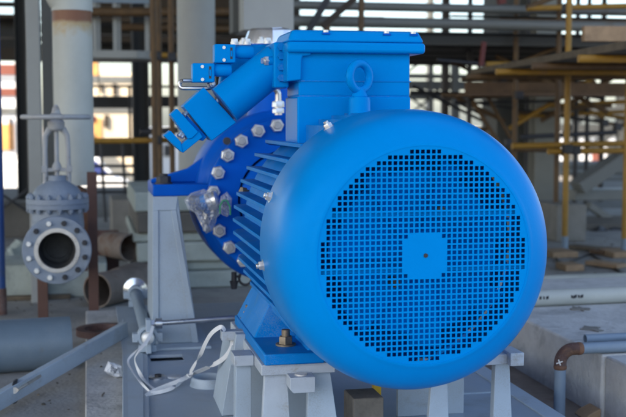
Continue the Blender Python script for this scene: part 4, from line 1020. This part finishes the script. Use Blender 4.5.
# pipes on the block
p = at(580, 297, z=0.24 + 0.038); 
big = thing('long_pipe', 'pale grey pipe with black pen marks lying across the concrete block', 'pipe', (p.x, p.y, 0.24))
MB().pipe((0.80, p.y, 0.278), (3.6, p.y + 0.10, 0.278), 0.037, 0.004, 32).build('pipe', 'pipe', big)
for i, (x, w) in enumerate(((541, 1.6), (544.5, 1), (548, 2), (573, 1.2), (576, 3), (580, 1.4), (583, 2.4))):
    m0 = at(x, 296.5, Y=p.y - 0.03)
    yy = p.y + 0.1 * (m0.x - 0.8) / 2.8
    MB().obox((m0.x, yy - 0.0365, 0.284), (1, 0, 0.3 * (-1) ** i), (0, 1, 0), (0, 0, 1), w * 0.006, 0.004, 0.013).build('pen_mark', 'mark', big)
p = at(600, 276, z=0.03)
tag(MB().pipe((0.6, p.y - 0.05, 0.03), (5.5, p.y + 0.0, 0.03), 0.022, 0.003, 20).build('long_pipe', 'pipe'), 'thin pale pipe lying on the floor beyond the concrete block', 'pipe')
p = at(590, 287, z=0.03)
tag(MB().pipe((p.x - 0.04, p.y, 0.03), (p.x + 3, p.y + 0.1, 0.03), 0.026, 0.003, 20).build('long_pipe', 'bluepost'), 'dark blue pipe lying on the floor just behind the marked pipe', 'pipe')
p = at(600, 338, z=0.262)
tag(MB().pipe((p.x - 0.06, p.y, 0.262), (p.x + 2, p.y - 0.02, 0.262), 0.0165, 0.003, 20).build('long_pipe', 'pipe_b'), 'thin grey pipe lying on the block behind the rusty elbow pipe', 'pipe')
MBc = MB().tube([(p.x + 0.05, p.y - 0.05, 0.247)] + [(p.x + 0.05 + 0.15 * k, p.y - 0.05 + 0.015 * math.sin(k * 1.3), 0.247) for k in range(1, 12)], 0.006, 8)
tag(MBc.build('black_hose', 'rubber'), 'thin black hose lying on the block along the thin grey pipe', 'hose')
for (x, y) in ((592, 329), (580, 309)):
    p = at(x, y, z=0.241)
    tag(MB().prism([p + V((math.cos(k * 0.35) * rq.uniform(0.02, 0.055), math.sin(k * 0.35) * rq.uniform(0.02, 0.07), 0)) for k in range(18)], (0, 0, 0.004)).build('cement_spill', 'conc'), 'flat dark cement blob on the block %s' % ('between the elbow pipe and the marked pipe' if y > 320 else 'just in front of the marked pipe'), 'cement spill')
for (x0, x1, y, dep, lab, mt) in ((553, 581, 255, 0.25, 'sole board under the ochre scaffold pole at right', 'wood'), (566, 586, 268, 0.18, 'loose light board lying on the floor in front of the scaffold sole board', 'wood'), (614, 640, 255, 0.25, 'sole board under the scaffold pole at the right picture edge', 'wood')):
    p = at(x0, y, z=0.03); q = at(x1, y, z=0.03)
    tag(MB().box(p.x, q.x, p.y, p.y + dep, 0.005, 0.05).build('sole_board', mt, bevel=0.004), lab, 'board', 'floor boards')
# cable on the floor
tag(MB().tube([at(x, y, z=0.012) for x, y in ((556, 258), (560, 264), (564, 270), (570, 262), (590, 254), (604, 262), (620, 272), (634, 276))], 0.008, 8).build('floor_cable', 'rubber'), 'black cable snaking across the floor near the scaffold foot', 'cable')

for i, (x0, y0, x1, y1, nm) in enumerate(((590, 262, 622, 266, 'short board lying askew on the floor right of the loose light board'), (572, 246, 600, 249, 'thin board lying against the foot of the square concrete plinth'), (596, 252, 614, 249, 'dark offcut board lying before the dark low wall at back right'))):
    tag(MB().beam(at(x0, y0, z=0.03), at(x1, y1, z=0.03), 0.12, 0.03).build('sole_board', ('wood', 'woodgrey', 'wooddk')[i], bevel=0.003), nm, 'board', 'floor boards')
# concrete remnants and wall at back right
def blockP(x0, x1, y0, y1, Y, dy, mt, name, label, cat, z0=None, grp=None):
    a = at(x0, y0, Y=Y); b = at(x1, y1, Y=Y)
    return tag(MB().box(a.x, b.x, Y, Y + dy, b.z if z0 is None else z0, a.z).build(name, mt, bevel=0.01), label, cat, grp)
blockP(557, 586, 205, 250, 6.3, 0.6, 'conc', 'concrete_plinth', 'square concrete plinth behind the ochre scaffold pole', 'plinth', 0.004)
blockP(586, 700, 224, 250, 7.2, 0.8, 'concd', 'low_wall', 'dark low concrete wall at the back right edge', 'wall', 0.004)
blockP(575, 700, 190, 199, 8.0, 0.3, 'rackpipe', 'steel_beam', 'horizontal grey beam at the foot of the diagonal truss member', 'beam')
a = at(577, 188, Y=8.0); b = at(660, 132, Y=8.0)
tag(MB().beam(a, b, 0.25, 0.13).build('truss_member', 'rackpipe', bevel=0.004), 'thick grey diagonal truss member at right behind the scaffold', 'beam')
a = at(588, 205, Y=7.9); b = at(612, 221, Y=7.9)
tag(MB().beam(a, b, 0.12, 0.06).build('steel_beam', 'rackpipe'), 'short grey steel piece leaning down below the diagonal truss member', 'beam')
for i, (x, y, r) in enumerate(((560, 215, .10), (572, 202, .1), (600, 240, .12), (615, 236, .1), (606, 246, .09))):
    p = at(x, y, Y=6.9 + 0.1 * i); b = MB(); bmesh.ops.create_icosphere(b.bm, subdivisions=2, radius=r, matrix=Matrix.Translation(p))
    for v_ in b.bm.verts: v_.co += V([random.uniform(-.25, .25) * r for _ in range(3)])
    if i > 1:
        tag(b.build('rubble_lump', 'dark', smooth=False), 'dark lump of rubble in front of the back right wall', 'rubble', 'rubble at the back right')
    else: b.bm.free()

# ================================================================== OVERHEAD PIPE RACK
def rackpipe(x0, x1, yt, yb, Y, mt, label, name='rack_pipe', cat='pipe'):
    a = at(x0, (yt + yb) / 2, Y=Y); b = at(x1, (yt + yb) / 2, Y=Y); r = (at(400, yt, Y=Y).z - at(400, yb, Y=Y).z) / 2
    zc_ = at((x0 + x1) / 2, (yt + yb) / 2, Y=Y).z
    return tag(MB().cyl((a.x, Y, zc_), (b.x, Y, zc_), r, n=32).build(name, mt), label, cat, 'overhead rack pipes')
rackpipe(270, 800, 5.5, 14.5, 6.7, 'rackpipe', 'upper grey pipe crossing the sky above the terminal box')
rackpipe(280, 800, 20, 31, 6.5, 'rackpipe', 'lower thick grey pipe crossing just above the terminal box lid')
blockP(286, 800, 31.5, 39, 6.6, 0.2, 'beamdk', 'rack_beam', 'dark beam under the lower overhead pipe', 'beam')
blockP(296, 385, 15, 20.5, 6.9, 0.05, 'wooddk', 'rack_board', 'ochre brown board hanging behind the overhead pipes above the lid', 'board')
blockP(452, 640, 14.8, 19.8, 6.75, 0.1, 'beamdk', 'rack_beam', 'dark beam closing the gap between the overhead pipes at right', 'beam')
fz = at(400, 33, Y=7.0).z
uf = thing('upper_floor', 'dark steel floor deck above the scaffold, behind the overhead pipes', 'floor deck', (3, 8, fz))
MB().box(at(296, 33, Y=7).x, 7.5, 6.95, 10.9, fz, fz + 0.012).build('floor_plate', 'beamdk', uf)
for k in range(9):
    MB().box(at(296, 33, Y=7).x, 7.5, 7.0 + k * 0.47, 7.06 + k * 0.47, fz - 0.1, fz - 0.001).build('joist', 'beamdk' if k % 2 else 'coldk', uf)
def strut(x0, y0, x1, y1, Y, w, mt, label, name='diagonal_strut'):
    return tag(MB().beam(at(x0, y0, Y=Y), at(x1, y1, Y=Y), w, w).build(name, mt), label, 'strut', 'struts above the terminal box')
strut(322, 27, 355, -2, 6.2, 0.05, 'beambr', 'brown diagonal strut above the left half of the lid')
strut(308, 32, 328, -2, 6.3, 0.05, 'dark', 'dark diagonal strut left of the brown one above the lid')
strut(361, 40, 361.5, -4, 6.2, 0.04, 'brownpole', 'upright brown pole rising behind the middle of the lid')
strut(327, 40, 327, 22, 6.2, 0.045, 'brownpole', 'short stubby brown pole behind the left part of the lid')
strut(447, 44, 446, 56, 13, 0.2, 'beambr', 'brown stub under the dark overhead beam right of the lid')
strut(481, 66, 484, 42, 6.2, 0.035, 'red', 'dark red chain hoist bar hanging below the overhead pipes', 'hoist_bar')
strut(502, 4, 500, -6, 6.2, 0.06, 'red', 'small red bracket on the upper overhead pipe', 'red_bracket')
# dark floor deck far back, top left and centre
dk = thing('steel_platform', 'dark layered steel platform level in the upper left background', 'platform', at(120, 60, Y=12))
def pl(x0, x1, y0, y1, Y, mt, nm, dy=0.3):
    a = at(x0, y0, Y=Y); b = at(x1, y1, Y=Y); MB().box(a.x, b.x, Y, Y + dy, b.z, a.z).build(nm, mt, dk)
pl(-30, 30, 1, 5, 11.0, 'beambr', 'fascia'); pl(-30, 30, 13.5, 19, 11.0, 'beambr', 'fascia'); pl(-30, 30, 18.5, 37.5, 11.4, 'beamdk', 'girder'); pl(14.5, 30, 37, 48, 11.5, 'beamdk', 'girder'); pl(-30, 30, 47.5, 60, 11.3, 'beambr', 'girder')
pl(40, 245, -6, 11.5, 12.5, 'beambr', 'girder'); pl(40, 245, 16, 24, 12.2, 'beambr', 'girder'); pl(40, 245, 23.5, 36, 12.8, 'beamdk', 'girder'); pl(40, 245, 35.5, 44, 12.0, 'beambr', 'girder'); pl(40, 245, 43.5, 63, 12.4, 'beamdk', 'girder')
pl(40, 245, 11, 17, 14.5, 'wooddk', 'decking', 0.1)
pl(88, 140, 96, 108, 11.5, 'beamdk', 'rail'); pl(88, 200, 85, 88, 11.6, 'beamdk', 'rail', 0.05)
pl(149, 200, 96, 107, 11.9, 'beamdk', 'rail'); pl(128, 131.5, 85, 140, 11.2, 'dark', 'upright', 0.05); pl(98, 99.5, 62, 97, 11.2, 'dark', 'upright', 0.05)
pl(88, 136, 143, 157, 11.0, 'beamdk', 'girder'); pl(245, 300, -6, 60, 12.5, 'beamdk', 'dark_backing'); pl(215, 262, 58, 130, 13.5, 'beamdk', 'dark_backing')
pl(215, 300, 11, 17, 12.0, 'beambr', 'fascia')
pl(40, 300, -8, 60, 15.0, 'beamdk', 'dark_backing'); pl(-30, 30, 19, 60, 15.0, 'beamdk', 'dark_backing')  # dark backing sheets put in to stand for the shaded depth
# tiny glowing beads added for the scattered light specks under the platform
for i, (x, y) in enumerate(((130, 13), (149, 14), (168.5, 14), (173.5, 14), (237, 12))):
    p = at(x, y, Y=11.8)
    m = bpy.data.materials.get('speck_glow')
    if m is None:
        m, N_, L_ = nt('speck_glow'); bb = N_['Principled BSDF']; bb.inputs['Emission Color'].default_value = (1, 0.8 , 0.5, 1); bb.inputs['Emission Strength'].default_value = 9
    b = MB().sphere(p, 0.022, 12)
    tag(b.build('light_speck', m), 'tiny glowing light speck, %s' % ('above the curved grey railing', 'left of the brown scaffold pole', 'left of a close pair beside the round column', 'right of a close pair beside the round column', 'between the round column and the box column')[i], 'lamp', 'light specks')
# caged landing with railing
cg = thing('ladder_landing', 'grey ladder landing with rounded toe plate and railing posts', 'landing', at(124, 55, Y=7.6))
Yc = 7.6
pz0 = at(124, 58, Y=Yc).z; pz1 = at(124, 50.5, Y=Yc).z
xl_ = at(85, 55, Y=Yc).x; xr_ = at(150, 55, Y=Yc).x
outl = [(xl_ - 0.3, Yc), (xr_ - 0.12, Yc), (xr_ - 0.03, Yc + 0.05), (xr_ + 0.04, Yc + 0.15), (xr_ + 0.06, Yc + 0.3), (xr_ + 0.04, Yc + 0.6), (xl_ - 0.3, Yc + 0.6)]
MB().prism([V((x, y, pz0)) for x, y in outl], (0, 0, 0.03)).build('floor_plate', 'column', cg)
tpb = MB()
for a, b in zip(outl, outl[1:5]): tpb.beam(V((*a, (pz0 + pz1) / 2)), V((*b, (pz0 + pz1) / 2)), 0.012, pz1 - pz0)
tpb.build('toe_plate', 'column', cg)
for (x0, x1) in ((92.5, 100.5), (113, 121)):
    a = at(x0, 30, Y=Yc + 0.02).x; b = at(x1, 30, Y=Yc + 0.02).x
    MB().box(a, (a + b) / 2, Yc + 0.015, Yc + 0.03, pz0 + 0.03, 2.6).box((a + b) / 2, b, Yc + 0.05, Yc + 0.065, pz0 + 0.03, 2.6).build('railing_post', 'column', cg)
a = at(145, 30, Y=Yc + 0.1).x; MB().box(a, a + 0.04, Yc + 0.1, Yc + 0.14, pz0 + 0.03, 2.6).build('railing_post', 'column', cg)
MB().box(xl_ - 0.3, xr_, Yc + 0.0, Yc + 0.012, at(120, 3, Y=Yc).z, at(120, -4, Y=Yc).z).build('mid_rail', 'pipe_b', cg)

# dark guard rail in front of the van
gr = thing('guard_rail', 'thin black guard rail standing in front of the white van', 'railing', at(110, 200, Y=9))
def grx(x0, y0, x1, y1, Y=9.0, r=0.016): MB().cyl(at(x0, y0, Y=Y), at(x1, y1, Y=Y), r, n=10).build('rail', 'dark', gr)
for y in (166, 174.5, 183, 192): grx(80, y, 134, y)
for x in (100.5, 122): MB().cyl(at(x, 140, Y=9.03), V((at(x, 140, Y=9.03).x + 0.04, 9.03, 0.004)), 0.016, n=10).build('upright', 'dark', gr)
grx(-5, 214, 30, 188, 7.5, 0.012); grx(-5, 190, 30, 213, 7.55, 0.012)
# concrete block before the van
blockP(111, 133, 200, 240, 7.0, 0.7, 'conc', 'concrete_plinth', 'grey concrete plinth between the rusty offcuts and the white van', 'plinth', 0.004)
blockP(-20, 52, 204, 240, 7.6, 0.5, 'concd', 'low_wall', 'dark concrete wall low behind the gate valve', 'wall', 0.004)
blockP(88, 112, 243, 262, 7.4, 0.4, 'concd', 'concrete_plinth', 'low dark concrete lump behind the leaning rusty plate', 'plinth', 0.004)

# ================================================================== FAR BACKGROUND
# white van on the lower ground
vY = 38.0
vx1 = at(131, 180, Y=vY).x; zg = -2.2
van = thing('white_van', 'white van with tinted window band parked beyond the guard rail', 'van', (vx1 - 2, vY, zg))
prof = [(0, 0.35), (0.05, 0.95), (0.55, 1.1), (1.15, 1.85), (3.9, 1.9), (4.1, 1.7), (4.15, 0.35)]
MB().prism([V((vx1 - x, vY, zg + z)) for x, z in prof], (0, 1.8, 0)).build('body', 'white', van, bevel=0.06, seg=3)
MB().prism([V((vx1 - x, vY - 0.012, zg + z)) for x, z in ((0.75, 1.22), (1.22, 1.72), (2.3, 1.74), (2.3, 1.2))], (0, 0.02, 0)).build('window', 'carblue', van)
MB().prism([V((vx1 - x, vY - 0.012, zg + z)) for x, z in ((2.4, 1.2), (2.4, 1.74), (3.85, 1.76), (3.9, 1.2))], (0, 0.02, 0)).build('window', 'carblue', van)
for x in (1.0, 3.3):
    w = thing('wheel', None, None, (0, 0, 0)); w.parent = van; w.location = (0, 0, 0)
    c = V((vx1 - x, vY - 0.03, zg + 0.34))
    MB().cyl(c, c + V((0, 0.22, 0)), 0.34, n=32).build('tyre', 'rubber', w)
    MB().cyl(c - V((0, 0.012, 0)), c + V((0, 0.1, 0)), 0.2, n=24).build('rim', 'zinc', w)

def facade(x0, x1, y0, Y, base, mt, label, bands=(), wins=(), dy=6, name='site_building'):
    a = at(x0, y0, Y=Y); b = at(x1, y0, Y=Y)
    t = thing(name, label, 'building', ((a.x + b.x) / 2, Y, base))
    MB().box(a.x, b.x, Y, Y + dy, base, a.z).build('wall', mt, t)
    for (xa, xb, ya, yb, m_) in bands:
        p = at(xa, ya, Y=Y); q = at(xb, yb, Y=Y); MB().box(p.x, q.x, Y - 0.06, Y + 0.02, q.z, p.z).build('cladding_band', m_, t)
    for (xa, xb, ya, yb, m_) in wins:
        p = at(xa, ya, Y=Y); q = at(xb, yb, Y=Y); MB().box(p.x, q.x, Y - 0.10, Y + 0.02, q.z, p.z).build('window', m_, t)
    return t
facade(-40, 27, 62, 46, -2.2, 'white', 'red and white banded building at the far left edge', bands=((-40, 26.5, 64, 75, 'redwall'), (-40, 26.5, 88, 96, 'redwall'), (-40, 14, 124, 150, 'orange'), (-40, 26.5, 78, 79, 'rackpipe'), (-40, 26.5, 108, 114, 'rackpipe')), wins=((16.5, 19.5, 120, 160, 'beambr'), (9, 12, 118, 150, 'beambr')))
facade(85, 133, 72, 52, -2.2, 'offwhite', 'orange and cream sunlit building seen between pipe and black column', bands=((85, 133, 76, 82, 'rackpipe'), (85, 133, 100, 112, 'rackpipe'), (85, 98, 60.5, 75.5, 'orange'), (85, 102, 118, 140, 'orange')), wins=((92, 96, 116, 122, 'red'), (104, 109, 115, 127, 'beambr'), (100, 103, 84, 92, 'beambr'), (112.5, 117, 84, 95, 'beambr')))
facade(134, 182, 128, 56, -2.2, 'white', 'low pale building behind the brown scaffold left of the pump', bands=((134, 182, 138, 142, 'rackpipe'),), wins=((138, 142, 145, 160, 'beamdk'), (164, 170, 145, 156, 'beamdk')))
facade(395, 500, 128, 60, -2.2, 'white', 'long pale low building behind the fan cover', bands=((395, 500, 132, 134, 'rackpipe'),))
facade(556, 700, 128, 58, -2.2, 'white', 'pale building with grey pipes behind the diagonal truss at right', bands=((556, 700, 134, 137, 'rackpipe'), (556, 700, 166, 172, 'rackpipe'), (592, 602, 150, 166, 'redwall')), wins=((566, 576, 140, 160, 'coldk'), (584, 590, 138, 152, 'coldk'), (607, 622, 142, 163, 'coldk')))
# lattice tower / truss against the sky
lt = thing('lattice_tower', 'pale lattice steel frame with cross bracing against the sky right of the lid', 'tower', at(432, 130, Y=24))
def lat(x0, y0, x1, y1, Y, w, mt='coldk', nm='member', own=None): MB().beam(at(x0, y0, Y=Y), at(x1, y1, Y=Y), w, w).build(nm, mt, lt if own is None else own)
lat(431, 40, 431, 125, 24, 0.10); lat(455, 40, 455, 140, 24, 0.18)
for y in (76, 85, 97): lat(400, y, 500, y + 1, 24.1, 0.12 if y != 85 else 0.22)
lat(405, 74, 434, 52, 24.1, 0.05); lat(405, 93, 440, 120, 24.1, 0.05); lat(434, 88, 455, 105, 24.1, 0.06); lat(405, 118, 434, 95, 24.1, 0.05)
lat(470, 45, 490, 90, 24, 0.1); lat(455, 62, 500, 62, 24, 0.08)
lr = thing('roof_truss', 'pale open roof truss over the far yard at the right edge', 'truss', at(600, 130, Y=30))
for (x0, y0, x1, y1, w) in ((556, 112, 700, 112, 0.35), (556, 128, 700, 128, 0.25), (570, 128, 590, 112, 0.15), (590, 112, 612, 128, 0.15), (612, 128, 634, 112, 0.15), (575, 95, 575, 200, 0.2), (621, 90, 621, 200, 0.25), (590, 150, 626, 118, 0.25), (556, 93, 700, 93, 0.2)):
    lat(x0, y0, x1, y1, 30, w, own=lr)
for (x0, y0, x1, y1) in ((560, 165, 700, 165), (560, 172, 700, 170), (590, 178, 700, 176)):
    a = at(x0, y0, Y=20); b = at(x1, y1, Y=20); MB().cyl((a.x, 20, a.z), (b.x, 20, a.z), 0.09, n=16).build('conveyor_pipe', 'rackpipe', lr)

# ================================================================== LIGHT, SKY, CAMERA
SUN_EL, LD = 44, V((0.60, 0.34, 0))
LD.normalize()
ld = V((LD.x * math.cos(math.radians(SUN_EL)), LD.y * math.cos(math.radians(SUN_EL)), -math.sin(math.radians(SUN_EL))))
sun = bpy.data.lights.new('sun', 'SUN'); sun.energy = 4.0; sun.angle = math.radians(0.5); sun.color = (1.0, 0.86, 0.68)
so = bpy.data.objects.new('sun', sun); COL.objects.link(so); so.rotation_euler = ld.to_track_quat('-Z', 'Y').to_euler(); so.location = (-6, -6, 12)
w = bpy.data.worlds.new('World'); S.world = w; w.use_nodes = True
N = w.node_tree.nodes; L = w.node_tree.links
sky = N.new('ShaderNodeTexSky'); sky.sky_type = 'NISHITA'; sky.sun_disc = False
sky.sun_elevation = math.radians(SUN_EL); sky.sun_rotation = math.atan2(-ld.x, -ld.y)
sky.air_density = 1.0; sky.dust_density = 2.0; sky.ozone_density = 1.0
L.new(sky.outputs['Color'], N['Background'].inputs['Color']); N['Background'].inputs['Strength'].default_value = 0.12

cam = bpy.data.cameras.new('camera'); co = bpy.data.objects.new('camera', cam); COL.objects.link(co)
co.matrix_world = Matrix((RT.to_4d() * 1, UP.to_4d(), (-FW).to_4d(), V((0, 0, 0, 1)))).transposed()
mw = Matrix.Identity(4)
for i in range(3): mw[i][0] = RT[i]; mw[i][1] = UP[i]; mw[i][2] = -FW[i]; mw[i][3] = CAM[i]
co.matrix_world = mw
cam.sensor_width = 36; cam.lens = 36 * F / 626; cam.clip_start = 0.05; cam.clip_end = 2000
cam.dof.use_dof = True; cam.dof.focus_distance = 3.05; cam.dof.aperture_fstop = 4.0; cam.dof.aperture_blades = 7
S.camera = co
S.view_settings.view_transform = 'Standard'; S.view_settings.look = 'None'; S.view_settings.gamma = 1; S.view_settings.use_curve_mapping = False
S.view_settings.exposure = 1.83
S.render.engine = 'CYCLES'; S.cycles.use_denoising = True; S.cycles.max_bounces = 8; S.cycles.diffuse_bounces = 5; S.cycles.transparent_max_bounces = 12
S.cycles.sample_clamp_indirect = 8
S.cycles.use_adaptive_sampling = True
